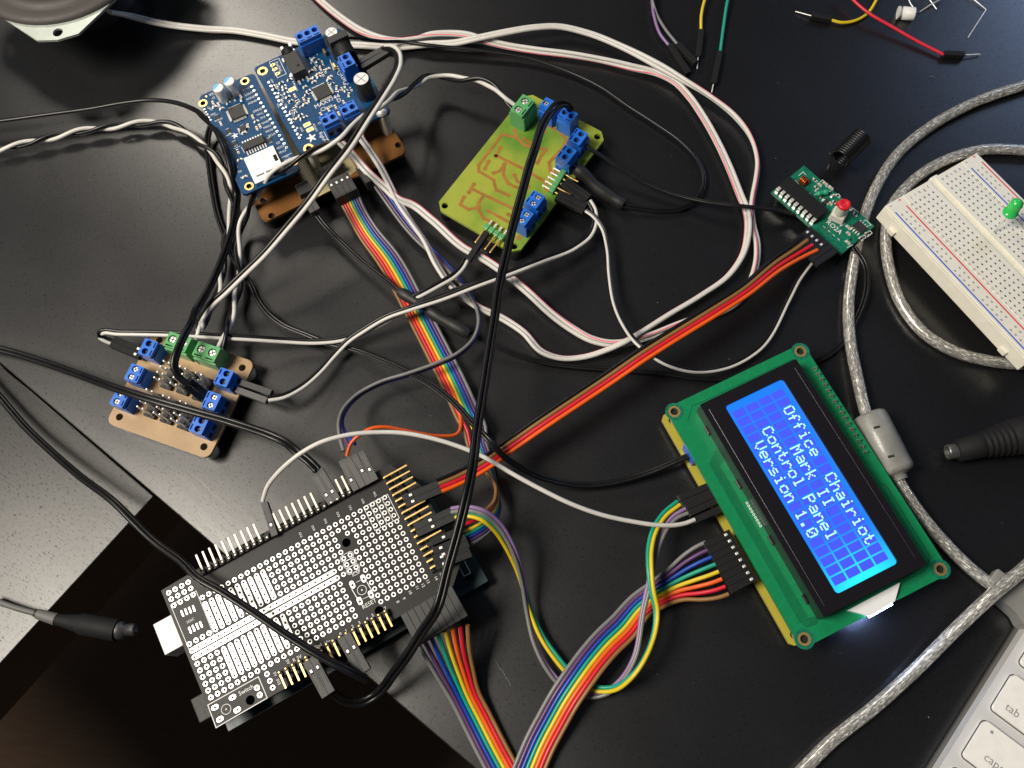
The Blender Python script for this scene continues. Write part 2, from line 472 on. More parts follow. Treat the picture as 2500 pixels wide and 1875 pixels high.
def dupont(root, a, b, za, zb, n=1, rows=1, pitch=2.54, hgt=2.5, contacts=True, m='black_plastic', wins=.72, side=0.0, name='connector_housing', cm='solder', flip=False):
    """square crimp housing between pixel a (wire end) and pixel b (mating end), top faces at za/zb"""
    p, q = P(*a, za), P(*b, zb)
    d = q - p; L = d.length; d.normalize()
    h = d.cross(Vector((0, 0, 1))).normalized(); up = h.cross(d).normalized()
    F = Frame(p, d, -h, up)
    mb = MB()
    W = n * pitch
    for i in range(n):
        y = (i - (n - 1) / 2) * pitch
        mb.box(F, L / 2, y, -hgt * rows, L, pitch - .1, hgt * rows, m)
    if not contacts:
        return mb.build(name, root, bev=.12), F, L
    for i in range(n):
        y = (i - (n - 1) / 2) * pitch
        mb.box(F, L * .42, y + .75, -.02, L * .42, .1, .05, 'recess_shade'); mb.box(F, L * .42, y - .75, -.021, L * .42, .1, .05, 'recess_shade')
        mb.box(F, L * wins, y, -.02, 1.9, 1.25, .06, 'recess_shade')
    ho = mb.build(name, root, bev=.12)
    for i in range(n):
        y = (i - (n - 1) / 2) * pitch
        MB().box(F, L * wins + .1, y, -.3, 1.2, .95, .5, cm).build('contact', ho, bev=.15)
    return ho, F, L
# ================================================================== SETTING
zD = Z(0, 0, 0.8848)
edge_a, edge_b = P(-40, 852, 0), P(1150, 1868, 0)
ed = (edge_b - edge_a).normalized(); en = Vector((0, 0, 1)).cross(ed)      # en points to the desk side
if en.y < 0: en = -en
def slab(name, quad, z0, z1, m, bev=.6):
    mb = MB(); q = [Vector((p[0], p[1], 0)) for p in quad]
    top = [p + Vector((0, 0, z1)) for p in q]; bot = [p + Vector((0, 0, z0)) for p in q]
    mb.add(top + bot, [(0, 1, 2, 3), (7, 6, 5, 4), (0, 4, 5, 1), (1, 5, 6, 2), (2, 6, 7, 3), (3, 7, 4, 0)], m)
    o = mb.build(name, origin=(0, 0, 0), bev=bev); o['kind'] = 'structure'; return o
A = edge_a - ed * 500; B = edge_b + ed * 700
slab('desk', [A, B, B + en * 1100, A + en * 1100], -34, 0, 'stained_wood', .5)
c0 = P(378, 1208, 0); c1 = P(12, 1607, 0)
gap = .5
cA = edge_a - ed * 500 - en * gap
cB = c0 - en * gap * .2
sd = (c1 - c0).normalized()
# the side table's corner lies on the desk's edge line; its end edge runs towards the viewer
pc = cA + ed * ((cB - cA).dot(ed))
slab('side_table', [cA, cA + sd * 420, pc + sd * 420, pc], -34, -.25, 'stained_wood_grain', .5)
slab('floor', [Vector((-1800, -1600, 0)), Vector((1800, -1600, 0)), Vector((1800, 1800, 0)), Vector((-1800, 1800, 0))], -722, -720, 'floor_wood', 0)
# specks of dust and a few fibres on the desk: nobody could count them
mb = MB()
for i in range(130):
    u, v = random.uniform(20, 2480), random.uniform(20, 1860)
    w = P(u, v, 0)
    if (w - edge_a).dot(en) < 1: continue
    r = random.choice((.1, .12, .14, .18, .22)); a = random.random() * 6.3
    pts = [w + Vector((r * random.uniform(.6, 1.5) * math.cos(a + k * 1.57), r * random.uniform(.5, 1.3) * math.sin(a + k * 1.57), .06)) for k in range(4)]
    mb.add(pts + [w + Vector((0, 0, .2))], [(0, 1, 4), (1, 2, 4), (2, 3, 4), (3, 0, 4)], 'dust')
for (u, v, L, a) in ((310, 348, 3.2, .6), (300, 352, 2.2, 2.2), (322, 340, 2.4, -.5), (2268, 188, 2.6, 0), (1208, 1610, 4, -1), (1222, 1632, 4, -.95), (1237, 1655, 3, -1), (2130, 1190, 1.4, .3), (612, 735, 1.4, 1.2), (770, 635, 1.2, 1)):
    w = P(u, v, .2); q = [w + Vector((math.cos(a) * L * t, math.sin(a) * L * t + .35 * math.sin(5 * t), .15)) for t in (0, .25, .5, .75, 1)]
    mb.tube(q, .06, 'dust', 4)
o = mb.build('dust_specks', origin=(0, 0, 0), kind='stuff'); o['label'] = 'pale dust specks and fibres scattered over the dark desk'; o['category'] = 'dust'

# ================================================================== SHARED COMPONENTS
def mount_hole(parent, F, x, y, h, ro, ri, m='gold', name='mounting_ring'):
    mb = MB(); mb.ring(F, x, y, h, ro, ri, m, 24, .05)
    mb.lathe(F, x, y, [(ri, h + .05), (ri, h - 1.0)], m, 20, caps=False); mb.disc(F, x, y, h - 1.0, ri, 'recess_shade', 16)
    return mb.build(name, parent)
SCR = {}
def terminal(parent, F, uv, rot, n, m, zoom, pitch=3.5, depth=7.0, hgt=8.6, screws=None, hole=None):
    """screw terminal block; uv = pixel (in a zoom) of the centre of its top face; front (wire side) is +y before rot"""
    x, y = F.loc(zoom(*uv), hgt)
    G = F.sub(x, y, 0, rot); W = n * pitch; hr = hole or pitch * .38
    mb = MB()
    mb.box(G, 0, 0, 0.02, W, depth, hgt - 2.2, m)
    out = [rrect(-W / 2, -depth * .42, W / 2, depth * .42, .3, 2)]
    pos = [((i - (n - 1) / 2) * pitch) for i in range(n)]
    for p in pos:
        out.append(circ(p, .45, hr, 18))
        out.append([(p - pitch * .34, -depth * .36), (p + pitch * .34, -depth * .36), (p + pitch * .34, -depth * .28), (p - pitch * .34, -depth * .28)])
    mb.plate(G, out, hgt - 2.2, hgt, m)
    mb.box(G, 0, depth * .46, hgt * .46, W * .999, .5, hgt * .28, m)
    mb.box(G, -W * .5 + .35, -depth * .5, hgt * .15, .5, .5, hgt * .5, m)
    for p in pos:
        mb.box(G, p, depth / 2, 1.2, pitch * .62, .06, 2.6, 'recess_shade')
        mb.disc(G, p, .45, hgt - 2.15, hr, 'recess_shade', 14)
    ho = mb.build('terminal_block', parent, bev=.12)
    for i, p in enumerate(pos):
        up = screws[i] if screws else True
        t = hgt - (.55 if up else 1.75); r = hr * .88  # sunk screws take a darker steel, painting in the shade of their holes
        s = MB(); s.lathe(G, p, .45, [(r, t - .5), (r, t - .15), (r * .8, t)], 'steel' if up else 'dark_steel', 16)
        a = (i * 37 + rot) % 90
        s.box(G, p, .45, t - .06, r * 1.7, .34, .09, 'recess_shade', a); s.box(G, p, .45, t - .061, r * 1.7, .34, .09, 'recess_shade', a + 90)
        s.build('screw', ho)
    return ho
SMD = {}
def smd(parent, F, x, y, rot=0.0, kind='cap', sx=1.6, sy=.85, h=0.0):
    mb = MB(); G = F.sub(x, y, h, rot); hh = .55 if kind != 'res' else .42
    body = {'cap': 'ceramic_tan', 'res': 'resistor_black', 'led': 'white_nylon', 'dark': 'chip_epoxy'}[kind]
    mb.box(G, 0, 0, .03, sx * .62, sy, hh, body)
    for s in (-1, 1): mb.box(G, s * sx * .4, 0, .02, sx * .22, sy * 1.04, hh + .04, 'solder')
    mb.box(G, 0, 0, .001, sx * 1.5, sy * 1.1, .03, 'solder')
    return mb.build({'cap': 'capacitor_chip', 'res': 'resistor_chip', 'led': 'light_chip', 'dark': 'diode_chip'}[kind], parent)
def chip(parent, F, x, y, rot, sx, sy, hgt, pins, pitch, lead=.9, name='chip'):
    """pins = counts on (front -y, back +y, left -x, right +x)"""
    G = F.sub(x, y, 0, rot); mb = MB()
    mb.box(G, 0, 0, .15, sx, sy, hgt * .5, 'chip_epoxy'); mb.box(G, 0, 0, .15 + hgt * .5, sx, sy, hgt * .5 - .15, 'chip_epoxy', top=(.96, .96))
    mb.cyl(G, -sx * .38, -sy * .38, hgt - .02, hgt + .01, .35, 'recess_shade', 10)
    o = mb.build(name, parent, bev=.06)
    pm = MB()
    for k, (n, along, sg) in enumerate(((pins[0], 'x', -1), (pins[1], 'x', 1), (pins[2], 'y', -1), (pins[3], 'y', 1))):
        for i in range(n):
            p = (i - (n - 1) / 2) * pitch
            if along == 'x':
                pm.box(G, p, sg * (sy / 2 + lead * .3), .1 + hgt * .3, pitch * .48, lead * .7, .14, 'solder'); pm.box(G, p, sg * (sy / 2 + lead * .8), .04, pitch * .48, lead * .6, .14 + hgt * .2, 'solder')
            else:
                pm.box(G, sg * (sx / 2 + lead * .3), p, .1 + hgt * .3, lead * .7, pitch * .48, .14, 'solder'); pm.box(G, sg * (sx / 2 + lead * .8), p, .04, lead * .6, pitch * .48, .14 + hgt * .2, 'solder')
    pm.build('chip_leads', o)
    return o
def star(mb, F, x, y, h, R, rot, m):
    G = F.sub(x, y, h, rot); pts = []
    for i in range(5):
        a = math.pi / 2 + i * 2 * math.pi / 5
        for da, rr in ((-.36, .55), (-.14, .9), (0, 1.0), (.14, .9), (.36, .55)):
            pts.append((R * rr * math.cos(a + da), R * rr * math.sin(a + da)))
        pts.append((R * .36 * math.cos(a + math.pi / 5), R * .36 * math.sin(a + math.pi / 5)))
    V, Fc = curve_mesh([pts], 0, .03)
    mb.add([G.at(*p) for p in V], Fc, m)
def e_cap(parent, F, x, y, h, r, hgt, sleeve, top='steel', cross=True, tint=None):
    mb = MB()
    mb.lathe(F, x, y, [(r, h), (r, h + hgt * .06), (r * .96, h + hgt * .09), (r, h + hgt * .13), (r, h + hgt * .95), (r * .9, h + hgt)], sleeve, 24)
    o = mb.build('electrolytic_capacitor', parent)
    t = MB(); t.cyl(F, x, y, h + hgt - .01, h + hgt + .05, r * .88, top, 24)
    if cross:
        for a in (20, 110): t.box(F, x, y, h + hgt + .04, r * 1.6, .28, .04, 'dark_steel', a)
    if tint:
        V, Fc = curve_mesh([[(r * .87 * math.cos(a), r * .87 * math.sin(a)) for a in [math.radians(d) for d in range(20, 161, 14)]]], 0, .03)
        G = F.sub(x, y, h + hgt + .06, 30); t.add([G.at(*p) for p in V], Fc, tint)
    t.build('can_top', o)
    return o

# ================================================================== PROTOTYPING SHIELD (black board full of solder pads) on its controller
zP = Z(350, 1400, 3.6867); zT = Z(350, 1050, 4.424); z8 = Z(800, 1050, 3.6867); z7 = Z(700, 1200, 5.53); z4 = Z(450, 1400, 5.53); z6 = Z(650, 1100, 6.32)
SH = 20.0
SF = Frame.level((475.3, 1604.3), (992.6, 1316.6), SH)
g = 2.54
def G2(c, r): return (c * g, -r * g)
TLs, BLs = SF.loc(zP(158, 155)), SF.loc(zP(655, 1388))
xL = (TLs[0] + BLs[0]) / 2; yB = BLs[1]; yTl = TLs[1]
hdr = [SF.loc(zT(640, 1510)), SF.loc(zT(1270, 1195)), SF.loc(zT(1490, 1090)), SF.loc(zT(1890, 870)), SF.loc(zT(2180, 730))]
yT = sum(p[1] for p in hdr) / len(hdr)          # line of the upper headers
xR = SF.loc(z8(1290, 1270))[0]
yTop = yT + 1.6
shield = thing('prototyping_shield', 'black perforated prototyping board with rows of silver solder rings, edge headers all round', 'circuit board', SF.at(40, 0, -1))
out = [(xL, yB), (xL + 27, yB), (xL + 30, yB + 2.2), (xR - 8, yB + 2.2), (xR - 1.5, yB + 8.5), (xR - 1.5, yTop - 12), (xR - 8, yTop + .8), (xL + 16, yTop + .8), (xL, yTl)]
holes = [(SF.loc(z7(805, 690)), 1.6), (SF.loc(z7(1247, 1610)), 1.6), (SF.loc(zP(962, 1140)), 1.6)]
MB().plate(SF, [out] + [circ(*h[0], h[1], 20) for h in holes], -1.6, 0, 'fibreglass_dark').build('circuit_board', shield)
pads = MB()
def ok(x, y): return all(math.hypot(x - h[0][0], y - h[0][1]) > 3.0 for h in holes)
done = set()
for c in range(34):
    for r in range(-10, 10):
        x, y = G2(c, r); put = False
        if c <= 3: put = r in (-10, -9, -8, -2) or 1 <= r <= 6
        elif c <= 13: put = r in (-7, 6)
        elif c <= 22: put = (-7 <= r <= -2) or 1 <= r <= 6
        else:
            put = -7 <= r <= 6
            if 23 <= c <= 25 and r >= 1: put = False
        if c == 8 and r in (7, 8, 9): put = True
        if not put or not ok(x, y): continue
        pads.ring(SF, x, y, 0, .86, .49, 'tinned_pad', 14, .05); pads.disc(SF, x, y, .02, .5, 'recess_shade', 8)
def slot(c0, r0, c1, r1):
    (xa, ya), (xb, yb) = G2(c0, r0), G2(c1, r1); w = .84 if c0 == c1 else .92
    o = [rrect(min(xa, xb) - w, min(ya, yb) - w, max(xa, xb) + w, max(ya, yb) + w, w - .02, 5)]
    n = max(abs(c1 - c0), abs(r1 - r0))
    for i in range(n + 1):
        x, y = xa + (xb - xa) * i / n, ya + (yb - ya) * i / n
        o.append(circ(x, y, .46, 8)); pads.disc(SF, x, y, .02, .48, 'recess_shade', 8)
    pads.plate(SF, o, .005, .05, 'tinned_pad')
slot(0, 0, 22, 0); slot(0, -1, 22, -1)
for c in range(4, 14): slot(c, -6, c, -2); slot(c, 1, c, 5)
for (px, py) in ((645, 1205), (803, 1115), (845, 1228), (690, 1312)):
    x, y = SF.loc(zP(px, py)); pads.plate(SF, [rrect(x - 1.25, y - .8, x + 1.25, y + .8, .75, 4), circ(x, y, .5, 10)], .004, .05, 'tinned_pad')
for (px, py) in ((1035, 1175), (885, 1258), (1137, 1390), (985, 1478)):
    x, y = SF.loc(z7(px, py)); pads.plate(SF, [rrect(x - .85, y - 1.45, x + .85, y + 1.45, .8, 4), circ(x, y - .2, .5, 10)], .004, .05, 'tinned_pad')
for (px, py) in ((1022, 1030), (1048, 1093)):
    x, y = SF.loc(zP(px, py)); pads.ring(SF, x, y, 0, .95, .45, 'tinned_pad', 12, .05)
for k in range(4):
    for (px, py, L) in ((350 + k * 35, 360 - k * 15, 2.3), (420 + k * 33, 510 - k * 17, 2.3)):
        x, y = SF.loc(zP(px, py)); pads.box(SF, x, y, 0, .55, L, .05, 'tinned_pad')
pads.build('solder_pads', shield, kind='stuff')
silk = MB()
L_ = lambda z_, *pts: [SF.loc(z_(*p)) for p in pts]
silk.line(SF, L_(zP, (580, 1185), (1035, 930), (1115, 1120), (655, 1388), (580, 1185)), .28, 0, 'silkscreen')
silk.line(SF, L_(zP, (475, 157), (245, 285), (412, 685), (635, 555), (475, 157)), .22, 0, 'silkscreen')
silk.line(SF, L_(z7, (1360, 38), (1035, 212), (1193, 527), (1520, 358), (1360, 38)), .22, 0, 'silkscreen')
for k in (1, 2, 3):
    a, b = (1035 + 325 * k / 4, 212 - 174 * k / 4), (1193 + 327 * k / 4, 527 - 169 * k / 4); silk.line(SF, L_(z7, a, b), .22, 0, 'silkscreen')
for (c, r) in ((24, -2), (24, -1), (24, 0)):
    x, y = G2(c, r); silk.line(SF, [(x - 1.2, y + .6), (x - .6, y + 1.2), (x + 3.1, y + 1.2), (x + 3.7, y + .6), (x + 3.7, y - .6), (x + 3.1, y - 1.2), (x - .6, y - 1.2), (x - 1.2, y - .6), (x - 1.2, y + .6)], .16, 0, 'silkscreen')
for (px, py, z_, r) in ((745, 1222, zP, 1.75), (1015, 1330, z7, 1.75)):
    x, y = SF.loc(z_(px, py)); silk.ring(SF, x, y, 0, r, r - .18, 'silkscreen', 24); silk.ring(SF, x, y, 0, .3, .1, 'silkscreen', 10)
silk.line(SF, L_(z7, (940, 1225), (1000, 1195)), .15, 0, 'silkscreen'); silk.line(SF, L_(z7, (1030, 1450), (1105, 1415)), .15, 0, 'silkscreen')
silk.line(SF, L_(z7, (1085, 1225), (1150, 1340)), .3, 0, 'silkscreen'); silk.line(SF, L_(z7, (880, 1320), (950, 1440)), .3, 0, 'silkscreen')
def stext(z_, p, body, size, rot=0.0):
    x, y = SF.loc(z_(*p)); silk.text(SF, x, y, 0, body, size, 'silkscreen', rot)
stext(zP, (925, 1050), 'Switch', 2.1); stext(z7, (1115, 1517), 'RESET', 2.1); stext(z7, (940, 1105), 'ICSP', 1.7)
stext(zP, (425, 425), 'SOIC', 1.3); stext(zP, (1572, 655), 'Gnd', 1.6); stext(zP, (1660, 620), 'Vin', 1.7); stext(zP, (1385, 765), 'R 3V', 1.7)
stext(zP, (1300, 795), '5V', 1.5, -90); stext(zP, (1185, 905), '5V', 1.4, -90); stext(zP, (1215, 975), '3V3', 1.4, -90)
for k, (px, py) in enumerate(((1885, 478), (1945, 445), (2015, 408), (2065, 377))): stext(zP, (px, py), str(k + 2), 1.6)
stext(zP, (1775, 545), '0', 1.6); stext(zP, (1825, 515), '1', 1.6); stext(zP, (2178, 315), '7', 1.6)
stext(z7, (1905, 1215), '13', 1.5, -90); stext(z7, (1840, 1265), '12', 1.5, -90); stext(z7, (1760, 1300), '11', 1.5, -90); stext(z7, (1665, 1362), '10', 1.5, -90); stext(z7, (1583, 1445), '9', 1.5, -90); stext(z7, (1500, 1490), '8', 1.5, -90)
stext(z7, (2015, 1170), '14', 1.5, -90); stext(z7, (2085, 1120), '15', 1.5, -90)
for k in range(7): 
    x, y = G2(20 + 2 * k, -8.15); silk.text(SF, x, y, 0, ('TX', 'RX')[k % 2] + str(3 - k // 2), 1.15, 'silkscreen', 90)
silk.build('board_print', shield)
def edge_header(name, x0, y0, dx, dy, n, pin_dir, miss=(), plen=6.2, m='pin_tin', rows=1, knob=True):
    """right-angle pin header: n positions from (x0, y0) stepping (dx, dy); pins leave along pin_dir"""
    mb = MB(); px, py = pin_dir
    mb.box(SF, x0 + dx * (n - 1) / 2, y0 + dy * (n - 1) / 2, .02, abs(dx) * n + (2.4 if not dx else 0), abs(dy) * n + (2.4 if not dy else 0), 1.3, 'black_plastic')
    for i in range(n):
        mb.box(SF, x0 + dx * i, y0 + dy * i, 1.32, 1.7, 1.7, 1.0, 'black_plastic')
    o = mb.build(name, shield, bev=.12); first = None
    for i in range(n):
        x, y = x0 + dx * i, y0 + dy * i
        s = MB(); s.box(SF, x - px * .6, y - py * .6, .1, .64, .64, 2.6, m)      # stub standing in the board
        if i not in miss:
            s.box(SF, x + px * (plen / 2 + .2), y + py * (plen / 2 + .2), 1.72, (plen if px else .76), (plen if py else .76), .7, m)
        s.build('pin', o, bev=.1)
    return o
hxA = SF.loc(zT(640, 1510), 2)[0]
edge_header('pin_header', hxA, yT, g, 0, 11, (0, 1), miss=(10,), plen=6.4)
hxB = SF.loc(zT(1490, 1090), 2)[0]
edge_header('pin_header', hxB, yT, g, 0, 8, (0, 1), miss=(7,), plen=6.4)
hxC = SF.loc(z6(1215, 740), 2)[0]
edge_header('pin_header', hxC - 2 * g, yT, g, 0, 8, (0, 1), plen=6.4)
xb0, yb0 = SF.loc(zP(1230, 905), 2)
xb1, yb1 = SF.loc(zP(1890, 520), 2)
edge_header('pin_header', xb0, yb0, g, 0, 6, (0, -1), plen=5.2, m='gold')
xv, yv = SF.loc(zP(1590, 690), 2)
edge_header('pin_header', xb1 - 5 * g, yb1, g, 0, 11, (0, -1), plen=5.2, m='gold')
# double header down the right-hand edge, long and short gold pins
xr0, yr0 = SF.loc(z8(515, 437), 2); xr1, yr1 = SF.loc(z8(930, 1250), 2)
mb = MB(); nR = 16; stepR = (yr1 - yr0) / (nR - 1)
mb.box(SF, xr0 + 2.0, (yr0 + yr1) / 2, .02, 5.2, abs(yr1 - yr0) + 2.5, 1.4, 'black_plastic')
for i in range(nR): mb.box(SF, xr0 + 1.0, yr0 + stepR * i, 1.4, 1.9, 1.6, .9, 'black_plastic')
ro = mb.build('pin_header', shield, bev=.1)
for i in range(nR):
    L = 9.5 if i in (0, 1, 2, 3, 6, 7, 8, 11, 13) else 2.6
    y = yr0 + stepR * i
    s = MB(); s.box(SF, xr0 + L / 2, y, 3.1, L, .66, .66, 'gold'); s.box(SF, xr0, y, .1, .64, .64, 3.4, 'gold')
    s.box(SF, xr0 + 2.6, y - .3, .1, .6, .6, 2.4, 'gold'); s.build('pin', ro, bev=.1)
# the controller board below (its socket, green edge, silver plug socket)
ctrl = thing('controller_board', 'dark teal controller board hidden under the black perforated board, silver USB socket at its end', 'circuit board', SF.at(40, 0, -SH + 3))
cf = Frame(SF.at(0, 0, -13.2), SF.ex, SF.ey, SF.ez)
o2 = [(xL - 1, yB - 1.2), (xL + 30, yB - 1.2), (xR + 3.5, yB - .4), (xR + 3.5, yB + 14), (xR, yB + 17), (xR, yTop - 8), (xR - 6, yTop), (xL + 2, yTop), (xL - 1, yTop - 3)]
MB().plate(cf, [o2, circ(xR - 2, yB + 4, 1.6, 18)], -1.6, 0, 'mega_board').build('circuit_board', ctrl)
ux0 = SF.loc(zP(235, 545), -2)
usb = MB(); uF = SF.sub(xL - 1.4, ux0[1], -12.6)
usb.box(uF, 0, 0, 0, 12.5, 12.0, 10.6, 'white_nylon'); usb.box(uF, -6.2, 0, 2.0, .3, 8.5, 7, 'recess_shade')
usb.build('usb_socket', ctrl, bev=.3)
pj = MB(); px_, py_ = SF.loc(zP(560, 1210), -6); pj.box(SF, px_ + 3, py_, -12.5, 11, 9, 10.5, 'black_plastic'); pj.build('power_socket', ctrl, bev=.4)
soc = MB()
for (xa, xb_, yy) in ((hxA, hxA + 19 * g, yT), (xb0, xb1 + 6 * g, yb0)): soc.box(SF, (xa + xb_) / 2, yy, -10.2, xb_ - xa, 2.5, 8.5, 'black_plastic')
soc.build('header_socket', ctrl, bev=.2)
mi = MB(); 
ax, ay = SF.loc(zP(800, 1370), -13); mi.box(cf, ax + 4, yB + .8, .02, 8, 3, 1.2, 'foil_blue'); 
cs = MB(); q = [cf.loc(z8(*p)) for p in ((1165, 1195), (1225, 1165), (1285, 1285), (1230, 1315), (1165, 1195))]; cs.line(cf, q, .25, 0, 'silkscreen'); x, y = cf.loc(z8(1130, 1308)); cs.build('board_print', ctrl); MB().text(cf, x, y, 0, 'GND', 1.8, 'silkscreen').build('board_text', ctrl)

# ================================================================== LCD MODULE AND ITS YELLOW BACKING BOARD
mat('old_solder', (.6, .63, .6), .3, .9, bump=.2)
zL = Z(1550, 800, 2.07375); zLa = Z(1700, 880, 5.53); zLb = Z(1950, 1180, 5.53); zLc = Z(1550, 1130, 4.485)
LH = 13.0
LF = Frame.level((1646.4, 1004.9), (1963.7, 1560.4), LH)
lcd = thing('lcd_display', 'green circuit board with a glowing blue four-line text display in a black bezel', 'display', LF.at(46, 27, -1))
x0, y0, x1, y1 = -2.6, -2.6, LF.loc((1963.7, 1560.4))[0] + 2.6, LF.loc((1952.6, 855.4))[1] + 2.6
hl = [(0, 0), (x1 - 2.6, 0), (0, y1 - 2.6), (x1 - 2.6, y1 - 2.6)]
MB().plate(LF, [rrect(x0, y0, x1, y1, 1.0, 3)] + [circ(*h, 1.45, 18) for h in hl], -1.6, 0, 'green_mask').build('circuit_board', lcd)
for h in hl:
    MB().ring(LF, *h, .005, 3.5, 2.2, 'teal_mask', 28, .02).build('mounting_pad', lcd)
    mount_hole(lcd, LF, *h, .02, 2.3, 1.45)
BZ = 8.6
bz = [LF.loc(zL(*p), BZ) for p in ((325, 385), (965, 1480), (1470, 1185), (820, 160))]
bx0, bx1 = (bz[0][0] + bz[3][0]) / 2, (bz[1][0] + bz[2][0]) / 2; by0, by1 = (bz[0][1] + bz[1][1]) / 2, (bz[2][1] + bz[3][1]) / 2
wz = [LF.loc(zL(*p), BZ - .6) for p in ((453, 400), (1020, 1350), (1335, 1190), (745, 262))]
wx0, wx1 = (wz[0][0] + wz[3][0]) / 2, (wz[1][0] + wz[2][0]) / 2; wy0, wy1 = (wz[0][1] + wz[1][1]) / 2, (wz[2][1] + wz[3][1]) / 2
bzm = MB()
bzm.plate(LF, [rrect(bx0, by0, bx1, by1, .6, 3), rrect(wx0, wy0, wx1, wy1, 1.3, 4)], BZ - 1.0, BZ, 'bezel_black')
t = 1.0
for (a, b, c, d) in ((bx0, by0, bx1, by0 + t), (bx0, by1 - t, bx1, by1), (bx0, by0 + t, bx0 + t, by1 - t), (bx1 - t, by0 + t, bx1, by1 - t)):
    bzm.box(LF, (a + c) / 2, (b + d) / 2, .02, c - a, d - b, BZ - 1.02, 'bezel_black')
for yy in (by0 + 2.3, by1 - 2.3): bzm.box(LF, (bx0 + bx1) / 2, yy, BZ - .02, (bx1 - bx0) * .93, .5, .22, 'bezel_black')
for k in range(4):
    xx = bx0 + (bx1 - bx0) * (.1 + .27 * k); bzm.box(LF, xx, by0 - .35, .02, 3.6, .7, 1.4, 'bezel_black'); bzm.box(LF, xx, by1 + .35, .02, 3.6, .7, 1.4, 'bezel_black')
bzm.build('bezel', lcd, bev=.15)
# the lit panel: an edge-lit blue film, brightest beside its lamp at the right-hand end
def screen_mat():
    m, nt, b = nodes_of('lit_blue_film'); N, L = nt.nodes, nt.links
    tc = N.new('ShaderNodeTexCoord'); sp = N.new('ShaderNodeSeparateXYZ')
    uv = N.new('ShaderNodeUVMap'); L.new(uv.outputs[0], sp.inputs[0])
    dist = N.new('ShaderNodeVectorMath'); dist.operation = 'DISTANCE'; dist.inputs[1].default_value = (79.5, 11.5, 0)
    L.new(uv.outputs[0], dist.inputs[0])
    r = N.new('ShaderNodeMapRange'); r.inputs['From Min'].default_value = 0; r.inputs['From Max'].default_value = 25; r.inputs['To Min'].default_value = 1; r.inputs['To Max'].default_value = 0
    r.interpolation_type = 'SMOOTHSTEP'
    L.new(dist.outputs['Value'], r.inputs['Value'])
    mx = N.new('ShaderNodeMix'); mx.data_type = 'RGBA'; mx.inputs['A'].default_value = (.01, .235, 1.05, 1); mx.inputs['B'].default_value = (.03, 1.15, 1.3, 1)
    L.new(r.outputs[0], mx.inputs['Factor'])
    L.new(mx.outputs['Result'], b.inputs['Emission Color']); b.inputs['Emission Strength'].default_value = .95
    b.inputs['Base Color'].default_value = (.005, .01, .03, 1); b.inputs['Roughness'].default_value = .3
    MATS['lit_blue_film'] = m
screen_mat()
emit('lcd_cell', (.06, .095, .93), .88)
emit('lcd_dot', (.45, 1.0, 1.0), 1.0)
emit('lit_diffuser', (.85, .9, 1.0), .16); MATS['lit_diffuser'].node_tree.nodes['Principled BSDF'].inputs['Base Color'].default_value = (.7, .7, .68, 1)
emit('backlight', (.36, .52, 1.0), 120.0)
scr = MB(); q = [(wx0 - .4, wy0 - .4), (wx1 + .4, wy0 - .4), (wx1 + .4, wy1 + .4), (wx0 - .4, wy1 + .4)]
scr.add([LF.at(*p, BZ - .9) for p in q], [(0, 1, 2, 3)], 'lit_blue_film', False, [[(a - wx0, b - wy0) for a, b in q]])
so = scr.build('screen', lcd)
FONT = {'O': '01110 10001 10001 10001 10001 10001 01110', 'f': '00110 01001 01000 11100 01000 01000 01000', 'i': '00100 00000 01100 00100 00100 00100 01110',
 'c': '00000 00000 01110 10000 10000 10001 01110', 'e': '00000 00000 01110 10001 11111 10000 01110', 'C': '01110 10001 10000 10000 10000 10001 01110',
 'h': '10000 10000 10110 11001 10001 10001 10001', 'a': '00000 00000 01110 00001 01111 10001 01111', 'r': '00000 00000 10110 11001 10000 10000 10000',
 'o': '00000 00000 01110 10001 10001 10001 01110', 't': '01000 01000 11100 01000 01000 01001 00110', 'M': '10001 11011 10101 10101 10001 10001 10001',
 'k': '10000 10000 10010 10100 11000 10100 10010', 'I': '01110 00100 00100 00100 00100 00100 01110', 'n': '00000 00000 10110 11001 10001 10001 10001',
 'l': '01100 00100 00100 00100 00100 00100 01110', 'P': '11110 10001 10001 11110 10000 10000 10000', 'V': '10001 10001 10001 10001 10001 01010 00100',
 's': '00000 00000 01110 10000 01110 00001 11110', '1': '00100 01100 00100 00100 00100 00100 01110', '.': '00000 00000 00000 00000 00000 01100 01100',
 '0': '01110 10001 10011 10101 11001 10001 01110'}
LINES = ['  Office  Chairiot  ', '      Mark II       ', '   Control Panel    ', '    Version 1.0     ']
ca = LF.loc(zLa(1110, 458), BZ - .9); cb = LF.loc(zLb(1105, 1005), BZ - .9); cc = LF.loc(zLa(585, 715), BZ - .9)
cpx = (cb[0] - ca[0]) / 19; cpy = (ca[1] - cc[1]) / 3
cw, chh = cpx * .84, cpy * .88
cells, dots = MB(), MB()
for r in range(4):
    for c in range(20):
        cx, cy = ca[0] + cpx * c, ca[1] - cpy * r
        cells.add([LF.at(cx + sx * cw / 2, cy + sy * chh / 2, BZ - .85) for sx, sy in ((-1, -1), (1, -1), (1, 1), (-1, 1))], [(0, 1, 2, 3)], 'lcd_cell')
        ch = LINES[r][c]
        if ch == ' ': continue
        for ry, row in enumerate(FONT[ch].split()):
            for rx, bit in enumerate(row):
                if bit == '1':
                    dx, dy = cx - cw / 2 + cw * (rx + .5) / 5, cy + chh / 2 - chh * (ry + .5) / 8
                    dots.add([LF.at(dx + sx * cw * .094, dy + sy * chh * .06, BZ - .82) for sx, sy in ((-1, -1), (1, -1), (1, 1), (-1, 1))], [(0, 1, 2, 3)], 'lcd_dot')
cells.build('character_cells', so); dots.build('screen_text', so)
